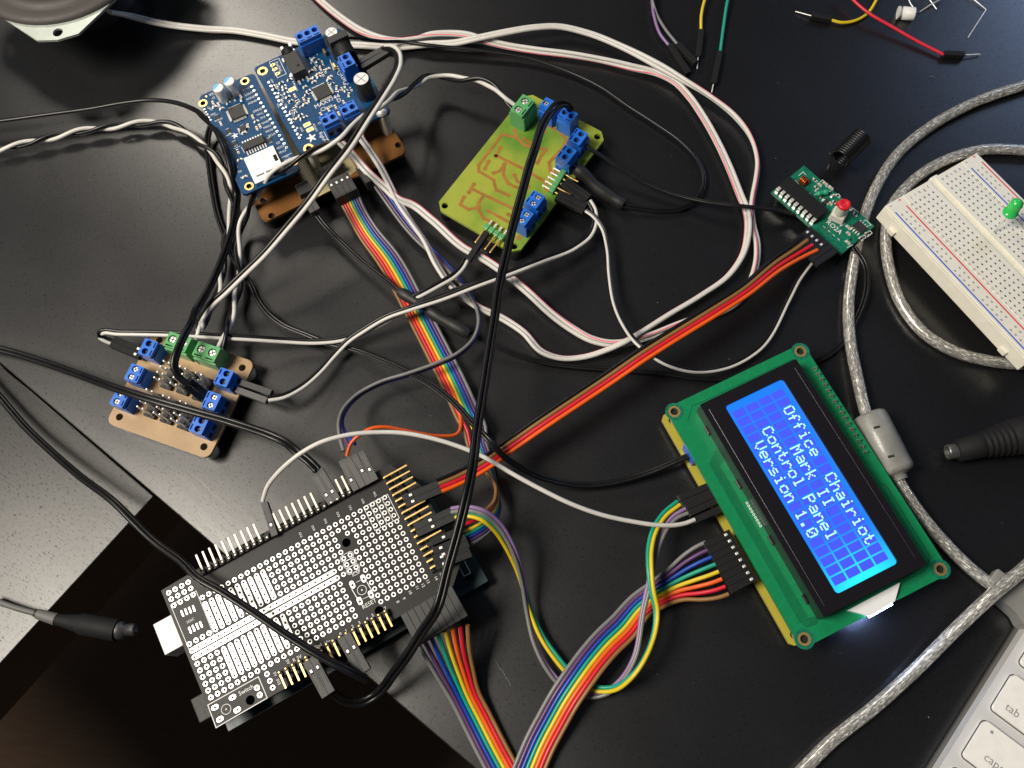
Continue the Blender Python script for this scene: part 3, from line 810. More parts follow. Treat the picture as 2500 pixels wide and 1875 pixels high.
# solder joints of its 16-pin row
ja, jb = LF.loc(zL(915, 205), .8), LF.loc(zL(1172, 628), .8)
for i in range(16):
    x, y = ja[0] + (jb[0] - ja[0]) * i / 15, ja[1] + (jb[1] - ja[1]) * i / 15
    MB().lathe(LF, x, y, [(.95, 0), (.85, .35), (.5, .9), (.3, 1.5), (.26, 1.9)], 'old_solder', 10).build('solder_joint', lcd)
# backlight block: white diffuser with its lamp at the edge of the board
lw = [LF.loc(zL(*p), .9) for p in ((1075, 1432), (1190, 1462), (1312, 1385), (1338, 1292))]
# order as a ring
MB().plate(LF, [lw], .02, 1.9, 'lit_diffuser').build('backlight_diffuser', lcd, bev=.15)
la, lb = LF.loc(zL(1180, 1458), 1.0), LF.loc(zL(1298, 1392), 1.0)
lm_ = MB()
for k in range(5):
    tt = (k + .5) / 5; x = la[0] + (lb[0] - la[0]) * tt + .35; y = la[1] + (lb[1] - la[1]) * tt
    lm_.box(LF, x, y, .3, .8, abs(lb[1] - la[1]) / 5 * .9, 1.2, 'backlight')
lm_.build('backlight_lamp', lcd)
pr = MB()
S_ = lambda *pts: [LF.loc(zL(*p)) for p in pts]
pr.line(LF, S_((268, 472), (290, 395), (330, 380), (800, 160)), .3, 0, 'dark_mask')
for k in range(9):
    o_ = k * 5.5
    pr.line(LF, S_((415 + o_, 612 + o_ * .9), (378 + o_ * 1.1, 690 + o_ * .15), (835 + o_ * 1.0, 1490 - o_ * .35), (870 + o_ * .6, 1515 - o_ * 1.1), (925, 1500 - o_ * .8)), .18, 0, 'dark_mask')
pr.line(LF, S_((1245, 790), (1270, 795), (1495, 1160), (1470, 1230), (1340, 1295)), .3, 0, 'dark_mask')
for k in range(9):
    x, y = LF.loc(zL(567 + k * 8.6, 888 + k * 14.5)); pr.ring(LF, x, y, 0, .5, .25, 'silkscreen', 8)
pr.build('board_print', lcd)
# backing board below
KH = 4.6
KF = Frame.level((1646.4 - 22, 1004.9 + 4), (1963.7 - 22, 1560.4 + 4), KH)
back = thing('backing_board', 'narrow yellow circuit board edge showing under the green display board', 'circuit board', KF.at(40, 10, -1))
e0 = KF.loc(zL(150, 440)); e1 = KF.loc(zL(800, 1615))
ky = (KF.loc(zL(152, 460))[1] + KF.loc(zL(630, 1352))[1]) / 2 - .4
MB().plate(KF, [[(e0[0], ky + 1.5), (e0[0] + 1.5, ky), (e1[0] - 1.5, ky), (e1[0], ky + 1.5), (e1[0], ky + 40), (e0[0], ky + 40)], circ(e0[0] + 3.4, ky + 3.4, 1.4, 14), circ(e1[0] - 3.4, ky + 3.2, 1.4, 14)], -1.6, 0, 'plain_yellow').build('circuit_board', back)
bt = KF.loc(zL(272, 640), 5)
tb = MB(); tF = KF.sub(bt[0], ky + 4.6, 0, 180); tb.box(tF, 0, 0, .02, 7.6, 7, 8, 'blue_block')
tb.build('terminal_block', back, bev=.2)
for (xx) in (e0[0] + 9, e1[0] - 12): MB().box(KF, xx, ky + 36, .05, 3, 3, LH - KH - 1.7, 'black_plastic').build('spacer', back, bev=.2)
for (xx, yy) in ((e0[0] + 3.5, ky + 3.5), (e1[0] - 3.5, ky + 3.5), (e0[0] + 3.5, ky + 36.5), (e1[0] - 3.5, ky + 36.5)):
    MB().cyl(KF, xx, yy, -KH, -1.6, 2.2, 'white_nylon', 14).build('rubber_foot', back)

# ================================================================== BREADBOARD, tilted over the cable under its edge
k = .992
bo = CAM + (Vector((133.8, 189.5, 15.2)) - CAM) * k
BR = Matrix(((.826, -.546, .140), (.539, .838, .085), (-.163, .006, .987)))
BF = Frame(bo, BR @ Vector((0, -1, 0)), BR @ Vector((1, 0, 0)), BR @ Vector((0, 0, 1)))    # x along the numbered length, y across
bW, bL, bH = 55 * k, 82 * k, 8.5 * k
bread = thing('breadboard', 'white solderless breadboard with rows of holes and red and blue stripes, tilted on a cable', 'breadboard', BF.at(bL / 2, bW / 2, -bH))
zB = Z(2100, 350, 5.53)
bb = MB(); gx0, gx1 = bW * .46, bW * .54
rows = [(0, 9.6), (9.7, 25.6), (28.6, bW - 9.9), (bW - 9.8, bW)]
bb.box(BF, bL / 2, bW / 2, -bH, bL, bW, bH - 1.2, 'ivory_plastic')
for a, b in rows: bb.box(BF, bL / 2, (a + b) / 2, -1.2, bL, b - a, 1.2, 'ivory_plastic')
for xx in (9, bL - 9): bb.box(BF, xx, -.6, -bH + .6, 3.4, 1.3, 2.6, 'ivory_plastic')
bb.box(BF, -.6, 31, -bH + .5, 1.4, 4, bH - 2.5, 'ivory_plastic')
bb.build('body', bread, bev=.35)
hm = MB(); pm = MB()
pw = 1.0
colsA = [SFy for SFy in [12.6 + 2.54 * i for i in range(5)]]; colsB = [31.3 + 2.54 * i for i in range(5)]
n1, n2 = BF.loc(zB(1150, 548)), BF.loc(zB(780, 745))
x_first = BF.loc(zB(712, 798))[0] + .6
for r in range(30):
    x = x_first + 2.54 * r
    if x > bL - 2: break
    for y in colsA + colsB: hm.box(BF, x, y, -.02, .85, .6, .05, 'resistor_black')
    for y in (9.9 + .5, bW - 9.9 - .8): pm.text(BF, x, y, 0, str(30 - r), 1.5, 'print_ink', 90)
for r in range(29):
    if r % 6 == 5: continue
    x = x_first + 1.6 + 2.54 * r
    if x > bL - 3: break
    for y in (3.2, 5.8, bW - 6.4, bW - 3.8): hm.box(BF, x, y, -.02, .9, .7, .05, 'tie_point')
for y, c in zip(colsA, 'jihgf'): pm.text(BF, x_first - 3.0, y, 0, c, 2.1, 'print_ink', 90)
for y, c in zip(colsB, 'edcba'): pm.text(BF, x_first - 3.0, y, 0, c, 2.1, 'print_ink', 90)
for y, m in ((1.5, 'blue_print'), (7.9, 'red_print'), (bW - 8.2, 'blue_print'), (bW - 1.7, 'red_print')): pm.line(BF, [(x_first - .5, y), (bL - 3, y)], .62, 0, m)
for y, m, c in ((2.0, 'print_ink', '-'), (7.4, 'red_print', '+'), (bW - 7.8, 'print_ink', '-'), (bW - 2.6, 'red_print', '+')): pm.text(BF, x_first - 4.2, y, 0, c, 3.4, m, 90)
hm.build('contact_holes', bread, kind='stuff'); pm.build('printed_marks', bread)
# green LED leaning in the breadboard
l0 = BF.at(*BF.loc(zB(2020, 945), 8), 8); l1 = BF.at(*BF.loc(zB(2125, 800), 14.5), 14.5)
ax_ = (l1 - l0).normalized(); sx_ = ax_.orthogonal().normalized(); LFm = Frame(l0, sx_, ax_.cross(sx_), ax_)
led = thing('led', 'green light-emitting diode standing on two bare legs in the breadboard', 'LED', BF.at(*BF.loc(zB(1790, 1190)), 0))
R = 2.5
MB().lathe(LFm, 0, 0, [(R * 1.16, 0), (R * 1.16, 1.0), (R, 1.05), (R, 5.4)] + [(R * math.cos(a), 5.4 + R * math.sin(a)) for a in (.3, .6, .9, 1.2, 1.45)] + [(.05, 7.9)], 'led_green', 20).build('lens', led)
g1, g2 = BF.at(*BF.loc(zB(1790, 1195)), -2), BF.at(*BF.loc(zB(2212, 1200)), -2)
MB().tube([LFm.at(-1, 0, .2), LFm.at(-1, 0, -1), g1 + BF.ez * 3, g1], .25, 'steel', 6).build('leg', led)
MB().tube([LFm.at(1, 0, .2), LFm.at(1, 0, -1), g2 + BF.ez * 3, g2], .25, 'steel', 6).build('leg', led)
# ================================================================== TAN DISTRIBUTION BOARD
zd = Z(250, 800, 5.53); zd2 = Z(0, 700, 3.16)
DF = Frame.level(zd(230, 1205), zd(1370, 1608), 8.0)
dist = thing('distribution_board', 'tan circuit board full of standing pins between blue and green screw terminals', 'circuit board', DF.at(25, 20, -8))
dtr = DF.loc(zd(1918, 560)); dtl = DF.loc(zd(805, 170)); dbr = DF.loc(zd(1370, 1608))
X1, Y1 = dbr[0], (dtr[1] + dtl[1]) / 2
MB().plate(DF, [rrect(-4.2, -4.0, X1 + 4.0, Y1 + 4.0, 3.2, 4)] + [circ(x, y, 1.5, 16) for x in (0, X1) for y in (0, Y1)], -1.6, 0, 'phenolic_tan').build('circuit_board', dist)
for x in (0, X1):
    for y in (0, Y1):
        MB().lathe(DF, x, y, [(1.7, -1.65), (3.2, -1.65), (3.4, -7), (3.2, -8)], 'milky_plastic', 16, caps=False).build('rubber_foot', dist)
for uv, rot, s in (((612, 268), 90, (0, 0)), ((428, 612), 90, (1, 1)), ((232, 945), 90, (1, 1)), ((1635, 668), -90, (0, 0)), ((1468, 985), -90, (1, 1)), ((1298, 1305), -90, (0, 0))):
    terminal(dist, DF, uv, rot, 2, 'blue_block', zd, screws=s)
for uv in ((1400, 322), (1010, 190)):
    terminal(dist, DF, uv, 0, 2, 'green_block', zd, pitch=5.0, depth=7.6, hgt=9.5, screws=(1, 1), hole=1.75)
def pin_rows(parent, F, tips, zoom, hh, m='gold', ph=11.2):
    """straight header: tips are pixels (in a zoom) of the pin ends; draws body and one pin each"""
    q = [F.loc(zoom(*t), hh) for t in tips]
    mb = MB()
    for x, y in q: mb.box(F, x, y, .02, 2.5, 2.5, 1.7, 'black_plastic')
    o = mb.build('pin_header', parent, bev=.15)
    for i, (x, y) in enumerate(q):
        MB().box(F, x, y, 1.7, .66, .66, hh - 1.7, m).build('pin', o, bev=.12)
    return o
def grid_tips(a, b, c, nx, ny):
    """a first tip, b last tip of the first column, c first tip of second column"""
    return [(a[0] + (b[0] - a[0]) * j / (ny - 1) + (c[0] - a[0]) * i, a[1] + (b[1] - a[1]) * j / (ny - 1) + (c[1] - a[1]) * i) for j in range(ny) for i in range(nx)]
for a, b, c in (((825, 445), (697, 667), (895, 470)), ((1010, 505), (875, 800), (1076, 618 - 92)), ((1258, 605), (1207, 850), (1333, 627)),
                ((592, 828), (468, 1060), (665, 857)), ((816, 915), (690, 1140), (896, 942)), ((1048, 990), (925, 1225), (1126, 1020))):
    if a[0] == 1010: a, b, c = (1045, 520), (917, 738), (1118, 548)
    if a[0] == 1258: a, b, c = (1258, 605), (1130, 828), (1331, 630)
    pin_rows(dist, DF, grid_tips(a, b, c, 2, 4), zd, 10.5, 'steel')

# ================================================================== YELLOW HOME-ETCHED BOARD
zy = Z(1000, 150, 3.318)
YF = Frame.level(zy(285, 1168), zy(868, 1510), 8.0)
yel = thing('relay_control_board', 'yellow home-etched circuit board with copper tracks, one green and several blue screw terminals', 'circuit board', YF.at(18, 30, -8))
ytl, ytr, ybr = YF.loc(zy(915, 275)), YF.loc(zy(1495, 605)), YF.loc(zy(868, 1510))
Xy, Yy = (ytr[0] + ybr[0]) / 2, (ytl[1] + ytr[1]) / 2
def cham(x0, y0, x1, y1, c): return [(x0 + c, y0), (x1 - c, y0), (x1, y0 + c), (x1, y1 - c), (x1 - c, y1), (x0 + c, y1), (x0, y1 - c), (x0, y0 + c)]
MB().plate(YF, [cham(-3.3, -3.0, Xy + 3.3, Yy + 3.2, 3.2)] + [circ(x, y, 1.45, 16) for x in (0, Xy) for y in (0, Yy)], -1.6, 0, 'yellow_laminate').build('circuit_board', yel)
for x in (0, Xy):
    for y in (0, Yy): MB().lathe(YF, x, y, [(1.6, -1.65), (2.6, -1.65), (2.7, -8)], 'dull_black', 14, caps=False).build('standoff', yel)
mat('copper_track', (.31, .14, .024), .4, 0.0, var=.15)
tr = MB()
TR = [((1110, 520), (1210, 560), (1270, 630), (1240, 700), (1130, 820), (1140, 890), (1180, 905)), ((850, 560), (870, 620)), ((870, 620), (930, 680), (1100, 715)), ((1100, 715), (1070, 760), (1035, 825), (1005, 810)),
      ((870, 620), (750, 590), (700, 660), (560, 840), (560, 890), (680, 960), (700, 1040), (800, 1085)), ((735, 700), (700, 770)), ((700, 760), (930, 875), (1090, 970)), ((770, 830), (730, 890), (680, 905)),
      ((770, 830), (760, 920), (800, 990), (930, 1050)), ((930, 630), (1000, 670)), ((850, 920), (870, 970), (960, 1015)), ((640, 810), (610, 870)), ((520, 995), (480, 1060)), ((500, 1030), (610, 1085), (790, 1170), (850, 1200)),
      ((600, 1085), (560, 1150), (560, 1200), (600, 1270), (680, 1310)), ((560, 1180), (480, 1200), (410, 1160), (440, 1100)), ((640, 1210), (700, 1245), (820, 1310)), ((1090, 970), (1110, 1040)), ((800, 1240), (840, 1270)), ((930, 1395), (880, 1430)), ((1080, 530), (1090, 570))]
def smooth2(pts):
    return [p[:2] for p in spline([(a, b, 0.0) for a, b in pts], 1.2)] if len(pts) > 2 else pts
for t_ in TR: tr.line(YF, [YF.loc(zy(*p)) for p in t_], 1.4, .02, 'copper_track')
for p in sorted({q for t_ in TR for q in (t_[0], t_[-1])}): x, y = YF.loc(zy(*p)); tr.disc(YF, x, y, .09, 1.0, 'copper_track', 12)
tr.build('copper_tracks', yel)
terminal(yel, YF, (915, 355), 90, 2, 'green_block', zy, pitch=5.0, depth=7.6, hgt=10.5, screws=(1, 1), hole=1.7)
for uv, rot, s in (((1130, 355), 0, (1, 1)), ((1280, 432), 0, (0, 0)), ((1365, 608), -90, (0, 0)), ((1272, 745), -90, (0, 0)), ((1015, 1117), -90, (1, 1)), ((922, 1256), -90, (1, 1))):
    terminal(yel, YF, uv, rot, 2, 'blue_block', zy, hgt=9.5, screws=s)
def angle_header(parent, F, p0, p1, n, pdir, zoom, m_in, m_out, body, hb=2.5, L_in=4.0, L_out=7.0, hide=()):
    a, b = F.loc(zoom(*p0), 1.5), F.loc(zoom(*p1), 1.5); mb = MB()
    along_x = abs(b[0] - a[0]) > abs(b[1] - a[1])
    for i in range(n):
        x, y = a[0] + (b[0] - a[0]) * i / (n - 1), a[1] + (b[1] - a[1]) * i / (n - 1)
        mb.box(F, x, y, .05, 2.45, 2.45, 2.6, body)
    o = mb.build('pin_header', parent, bev=.3)
    dx, dy = pdir
    for i in range(n):
        x, y = a[0] + (b[0] - a[0]) * i / (n - 1), a[1] + (b[1] - a[1]) * i / (n - 1); s = MB()
        s.box(F, x - dx * L_in / 2, y - dy * L_in / 2, 1.1, .64 + abs(dx) * (L_in - .64), .64 + abs(dy) * (L_in - .64), .64, m_in)
        s.box(F, x - dx * L_in, y - dy * L_in, .05, .7, .7, 1.7, m_in)
        if i not in hide: s.box(F, x + dx * L_out / 2, y + dy * L_out / 2, 1.1, .64 + abs(dx) * (L_out - .64), .64 + abs(dy) * (L_out - .64), .64, m_out)
        s.build('pin', o, bev=.1)
angle_header(yel, YF, (1242, 905), (1155, 1045), 5, (1, 0), zy, 'steel', 'gold', 'green_block', L_in=4.6, L_out=8)
angle_header(yel, YF, (625, 1345), (745, 1425), 4, (0, -1), zy, 'steel', 'gold', 'green_block', L_in=3.6, L_out=8.5)

# ================================================================== BROWN CARRIER BOARD UNDER THE TWO BLUE BOARDS
za = Z(450, 0, 3.6867); za6 = Z(660, 30, 7.3733); zs = Z(470, 180, 7.3733); zc = Z(450, 300, 3.6867); zc4 = Z(450, 400, 4.1475); zc7 = Z(700, 380, 8.848)
CF = Frame.level(zc(715, 900), zc(1995, 268), 9.0)
car = thing('carrier_board', 'brown phenolic carrier board lying under both blue boards, black sockets along its front edge', 'circuit board', CF.at(35, 20, -9))
Xc = CF.loc(zc(2005, 262))[0]; Yc = CF.loc(za(690, 800))[1]
ch_ = [CF.loc(zc(785, 835)), CF.loc(zc(710, 698)), CF.loc(zc(1925, 198)), CF.loc(zc(1203, 370)), CF.loc(zc(1082, 488))]
MB().plate(CF, [rrect(0, 0, Xc, Yc, 3.0, 4)] + [circ(*p, 1.5, 16) for p in ch_], -1.6, 0, 'phenolic_brown').build('circuit_board', car)
mat('bare_laminate', (.42, .36, .2), .4)
lm_ = MB(); q = [CF.loc(za(745, 800)), CF.loc(zc(1125, 705)), CF.loc(zc(1320, 605)), CF.loc(zc(1560, 420)), CF.loc(za(1260, 1080)), CF.loc(za(790, 760))]
lm_.plate(CF, [q], .01, .05, 'bare_laminate'); lm_.build('bare_laminate_area', car)
for (x, y) in ((3.5, 3.5), (Xc - 3.5, 3.5), (3.5, Yc - 4), (Xc - 3.5, Yc - 4)): MB().lathe(CF, x, y, [(2.6, -9), (2.6, -1.65)], 'dull_black', 16).build('rubber_foot', car)
sx_, sy_ = CF.loc(zc7(960, 330), 6)
so_ = MB(); Gs = CF.sub(sx_, sy_ + 3, .02)
for i in range(4):
    for j in range(2): so_.box(Gs, (i - 1.5) * 2.6, j * 2.6 - 1.3, 0, 2.5, 2.5, 5.0 - j * 1.2, 'grey_black_plastic')
so_.build('pin_header', car, bev=.2)
# 2-pin white connector base at the left
jx, jy = CF.loc(zc7(360, 700), 4)
MB().box(CF, jx, jy, .02, 6, 5.5, 4.2, 'grey_black_plastic').box(CF, jx, jy + 2.2, 4.22, 5.6, .8, .8, 'grey_plastic').build('connector_base', car, bev=.2)
# ================================================================== BLUE SOUND BOARD
SF2 = Frame.level((592, 478), (740, 412), 23.0)
snd = thing('sound_board', 'narrow blue circuit board with two silver cans and a shiny memory-card slot', 'circuit board', SF2.at(14, 25, -6))
sTL, sTR, sBR = SF2.loc(za(95, 890)), SF2.loc(za(600, 655)), SF2.loc((740, 412))
Xs, Ys = (sTR[0] + sBR[0]) / 2, (sTL[1] + sTR[1]) / 2
hs = [SF2.loc(za(168, 930)), SF2.loc(za(545, 730)), SF2.loc(zc(583, 570)), SF2.loc(za(985, 1455))]
MB().plate(SF2, [rrect(0, 0, Xs, Ys, 2.4, 4)] + [circ(*h, 1.2, 16) for h in hs], -1.6, 0, 'blue_mask').build('circuit_board', snd)
for h in hs: mount_hole(snd, SF2, *h, .02, 2.0, 1.2)
x, y = SF2.loc(zs(570, 455)); e_cap(snd, SF2, x, y, .02, 2.45, 7.4, 'steel', 'aluminium', False, 'foil_blue')
x, y = SF2.loc(zs(765, 335)); e_cap(snd, SF2, x, y, .02, 2.45, 7.4, 'steel', 'aluminium', False, 'foil_blue')
x, y = SF2.loc(zs(790, 680), 1.4); chip(snd, SF2, x, y, 0, 6.6, 6.6, 1.4, (12, 12, 12, 12), .5)
x, y = SF2.loc(zs(1095, 1235), 1.8); chip(snd, SF2, x, y, 0, 9.6, 3.9, 1.8, (8, 8, 0, 0), 1.2, 1.6)
x, y = SF2.loc(zs(900, 970), .9); chip(snd, SF2, x, y, 0, 2.9, 2.6, .9, (2, 2, 2, 2), .9, .5)
for (px, py) in ((640, 1030), (760, 1250), (440, 780), (1390, 1190)): x, y = SF2.loc(zs(px, py), .5); chip(snd, SF2, x, y, 0, 1.7, 2.2, .6, (3, 3, 0, 0), .55, .4, 'resistor_array')
for (px, py, r, kd) in ((370, 530, 90, 'cap'), (470, 560, 90, 'cap'), (530, 630, 0, 'cap'), (400, 600, 0, 'cap'), (880, 460, 60, 'cap'), (755, 460, 90, 'dark'), (650, 530, 10, 'res'), (510, 900, 90, 'cap'), (1085, 780, 90, 'cap'), (1150, 860, 0, 'res'), (1215, 945, 90, 'cap'), (1160, 985, 90, 'cap'), (1000, 940, 80, 'cap'), (930, 1065, 0, 'cap'), (820, 1400, 90, 'dark'), (850, 1550, 0, 'res'), (860, 390, 90, 'cap')):
    x, y = SF2.loc(zs(px, py)); smd(snd, SF2, x, y, r, kd)
x, y = SF2.loc(zc(545, 487)); smd(snd, SF2, x, y, 0, 'cap')
c3 = [SF2.loc(zc(*p), 1.6) for p in ((535, 318), (790, 195), (885, 360), (648, 560))]
cx_ = sum(p[0] for p in c3) / 4; cy_ = sum(p[1] for p in c3) / 4
sdm = MB(); sdw = 13.5; sdh = 14.2; cy_ = c3[0][1] - sdh / 2; cx_ = (c3[0][0] + c3[1][0]) / 2
sdm.box(SF2, cx_, cy_, .03, sdw, sdh, 1.55, 'steel')
for dx in (-4.8, -3.2, .9, 2.3): sdm.box(SF2, cx_ + dx, cy_ + 4.6, 1.57, .16, 5.2, .04, 'recess_shade')
for dx in (-3.2, 1.1): sdm.box(SF2, cx_ + dx, cy_ - 4.0, 1.57, 3.6, 1.0, .05, 'dark_steel')
sdm.box(SF2, cx_ + 5.6, cy_ + .8, 1.565, 1.6, 3.4, .05, 'recess_shade')
sdm.build('memory_card_slot', snd, bev=.15)
ps = MB()
for i in range(16):
    t = i / 15
    x, y = SF2.loc(zs(1065 + (1690 - 1065) * t, 230 + (1330 - 230) * t)); ps.ring(SF2, x, y, 0, .6, .32, 'old_solder', 10); ps.disc(SF2, x, y, .01, .35, 'recess_shade', 8)
for i in range(9):
    t = i / 8; x, y = SF2.loc(zs(430 + 230 * t, 1070 + 460 * t)); ps.ring(SF2, x, y, 0, .6, .32, 'old_solder', 10)
for i in range(5):
    t = i / 4; x, y = SF2.loc(zs(215 + 110 * t, 640 + 190 * t)); ps.ring(SF2, x, y, 0, .42, .2, 'old_solder', 8)
x, y = SF2.loc(zs(245, 410)); ps.disc(SF2, x, y, .03, .5, 'gold', 12)
ps.build('solder_pads', snd)
pt = MB()
for (px, py, s_, sz, r) in ((340, 375, 'VS', 2.0, 0), (375, 435, 'v2', 1.6, 0), (980, 270, 'ROUT', 1.5, 0), (1020, 360, 'LOUT', 1.5, 0), (1050, 435, 'AGND', 1.5, 0), (1085, 510, 'AGND', 1.5, 0), (1165, 660, 'DREQ', 1.5, 0), (1215, 725, 'VCC', 1.5, 0), (1265, 790, '3V3', 1.5, 0), (1310, 875, 'GND', 1.5, 0), (1345, 955, 'MISO', 1.5, 0), (1385, 1025, 'MOSI', 1.5, 0), (1430, 1100, 'SCLK', 1.5, 0), (1540, 1245, 'CS', 1.5, 0), (1580, 1325, 'XDCS', 1.4, 0), (1620, 1405, 'SDCS', 1.4, 0), (1700, 1490, '5V', 1.5, 0), (1720, 1545, 'SAFE', 1.5, 0), (310, 630, 'GPIO', 1.3, -60), (375, 730, 'MIC', 1.4, 0), (470, 830, 'AGND', 1.3, 0)):
    x, y = SF2.loc(zs(px, py)); pt.text(SF2, x, y, 0, s_, sz, 'silkscreen', r)
for (px, py, s_) in ((1365, 0, ''), (500, 380, '4'), (505, 430, '7')): pass
for (px, py, s_) in ((480, 395, '7'), (500, 440, 'TX'), (525, 490, 'RX')): x, y = SF2.loc(zc(px, py - 0)); pt.text(SF2, x, y, 0, s_, 1.4, 'silkscreen')
x, y = SF2.loc(zs(765, 1115)); star(pt, SF2, x, y, 0, 1.55, 0, 'silkscreen')
for a in (((1610, 1510), (1780, 1430)), ((600, 1125), (715, 1075)), ((745, 1355), (855, 1300)), ((810, 990), (860, 1090)), ((880, 1320), (935, 1420))): pt.line(SF2, [SF2.loc(zs(*p)) for p in a], .2, 0, 'silkscreen')
pt.build('board_print', snd)
for (x, y, dx, dy) in ((Xs - 1.8, Ys / 2 + 2, 2.5, Ys * .62), (1.8, Ys / 2, 2.5, Ys * .5)): MB().box(SF2, x, y, -13.8, dx, dy, 12.0, 'black_plastic').build('header_socket', snd, bev=.2)
# ================================================================== BLUE AMPLIFIER BOARD
AF = Frame.level(za(1050, 1395), za(1830, 1015), 23.0)
amp = thing('amplifier_board', 'wide blue amplifier board with square chip, audio jack, power jack and blue screw terminals', 'circuit board', AF.at(22, 22, -6))
aTL, aTR = AF.loc(za(650, 600)), AF.loc(za(1430, 230)); aBR = AF.loc(za(1830, 1015))
Xa, Ya = (aTR[0] + aBR[0]) / 2, (aTL[1] + aTR[1]) / 2
ha = [AF.loc(za(705, 640)), AF.loc(za(1118, 1335)), AF.loc(za(1775, 1010))]
MB().plate(AF, [rrect(0, 0, Xa, Ya, 2.0, 4)] + [circ(*h, 1.25, 16) for h in ha], -1.6, 0, 'blue_mask').build('circuit_board', amp)
for h in ha: mount_hole(amp, AF, *h, .02, 2.3, 1.25)
MB().lathe(AF, *ha[2], [(2.6, .06), (2.5, 1.0), (1.2, 1.8)], 'steel', 20).build('screw', amp)
MB().lathe(AF, *ha[2], [(2.4, -14), (2.4, -1.65)], 'milky_plastic', 6).build('standoff', amp)
MB().lathe(AF, *ha[1], [(2.0, -13.9), (2.0, -1.65)], 'milky_plastic', 6).build('standoff', amp)
terminal(amp, AF, (670, 385), 0, 3, 'blue_block', za6, pitch=3.5, depth=6.6, hgt=9.2, screws=(0, 0, 0))
terminal(amp, AF, (1368, 862), -90, 2, 'blue_block', za6, depth=6.6, hgt=9.2, screws=(0, 0))
terminal(amp, AF, (1300, 1060), 180, 2, 'blue_block', za, depth=6.6, hgt=8.4, screws=(0, 0))
terminal(amp, AF, (1475, 968), 180, 2, 'blue_block', za, depth=6.6, hgt=8.4, screws=(0, 0))
x, y = AF.loc(za(1238, 820), 1.2); chip(amp, AF, x, y, 0, 7.0, 7.0, 1.2, (11, 11, 11, 11), .5)
# audio jack
ja_ = AF.loc(za(985, 560), 5); jm = MB()
jm.box(AF, ja_[0], ja_[1], .03, 6.2, 11.5, 5.0, 'grey_black_plastic')
jF = AF.sub(ja_[0], ja_[1] + 5.7, 2.7); jF = Frame(jF.o, jF.ex, -jF.ez, jF.ey)
jm.lathe(jF, 0, 0, [(2.7, 0), (2.7, 3.6), (1.75, 3.62)], 'black_plastic', 20)
jm.box(AF, ja_[0] + 1.0, ja_[1] - 2.6, 5.02, 1.2, 1.2, .05, 'recess_shade')
jo = jm.build('audio_jack', amp, bev=.15)
for (px, py) in ((895, 540), (880, 435), (950, 400), (970, 670), (985, 455)): x, y = AF.loc(za(px, py), 1.5); MB().box(AF, x, y, .05, 1.3, 2.0, 1.6, 'solder').build('contact', jo, bev=.1)
# power jack
pa = AF.loc(za(1395, 385), 10.5); pm_ = MB()
pm_.box(AF, pa[0] + .6, pa[1] + 3.3, .03, 9.0, 3.6, 10.8, 'grey_black_plastic')
pF = AF.sub(pa[0] + .6, pa[1] + 1.7, 5.2); pF = Frame(pF.o, pF.ex, pF.ez, -pF.ey)
pm_.lathe(pF, 0, 0, [(4.4, 0), (4.4, 6.6), (3.8, 6.9)], 'black_plastic', 28)
pm_.box(AF, pa[0] + .6, pa[1] - 1.6, .03, 8.6, 6.6, 5.2, 'black_plastic')
po_ = pm_.build('power_jack', amp, bev=.25)
for (px, py) in ((1255, 450), (1345, 580)): x, y = AF.loc(za(px, py), 3); MB().box(AF, x, y, .05, .9, 2.4, 2.6, 'gold').build('contact', po_, bev=.1)
x, y = AF.loc(za(1590, 705), 11.5); e_cap(amp, AF, x, y, .02, 3.6, 11.3, 'chip_epoxy', 'aluminium', True)
x, y = AF.loc(za(1322, 288), 9.5); e_cap(amp, AF, x, y, .02, 3.0, 9.3, 'chip_epoxy', 'aluminium', True)
for (px, py, r, kd) in ((1140, 635, 0, 'cap'), (1175, 615, 90, 'cap'), (1070, 640, 70, 'cap'), (1100, 690, 90, 'cap'), (1130, 715, 0, 'cap'), (1170, 690, 0, 'res'), (1210, 690, 0, 'res'), (1205, 665, 0, 'cap'), (1165, 735, 0, 'cap'), (1265, 640, 90, 'dark'), (1290, 620, 0, 'cap'), (1310, 690, 0, 'cap'), (1300, 715, 0, 'cap'), (1235, 590, 0, 'res'), (1160, 530, 20, 'cap'), (1200, 545, 20, 'res'), (1370, 785, 60, 'cap'), (1085, 780, 0, 'cap'), (1035, 740, 90, 'cap'), (945, 715, 0, 'dark'), (870, 745, 0, 'dark'), (900, 800, 0, 'res'), (915, 835, 0, 'res'), (930, 870, 0, 'res'), (895, 775, 0, 'res'), (995, 860, 90, 'cap'), (1010, 920, 90, 'dark'), (1075, 890, 90, 'cap'), (1085, 935, 0, 'cap'), (1120, 900, 60, 'cap'), (990, 980, 90, 'res'), (1045, 1035, 0, 'dark'), (1060, 1065, 0, 'dark'), (1230, 1025, 90, 'cap'), (1300, 990, 90, 'cap'), (1360, 960, 90, 'cap'), (1435, 920, 90, 'cap'), (1390, 1020, 90, 'cap'), (1500, 800, 90, 'dark'), (1480, 850, 60, 'cap'), (1445, 770, 60, 'res'), (1385, 610, 80, 'cap'), (965, 670, 20, 'cap')):
    x, y = AF.loc(za(px, py), .3); smd(amp, AF, x, y, r, kd)
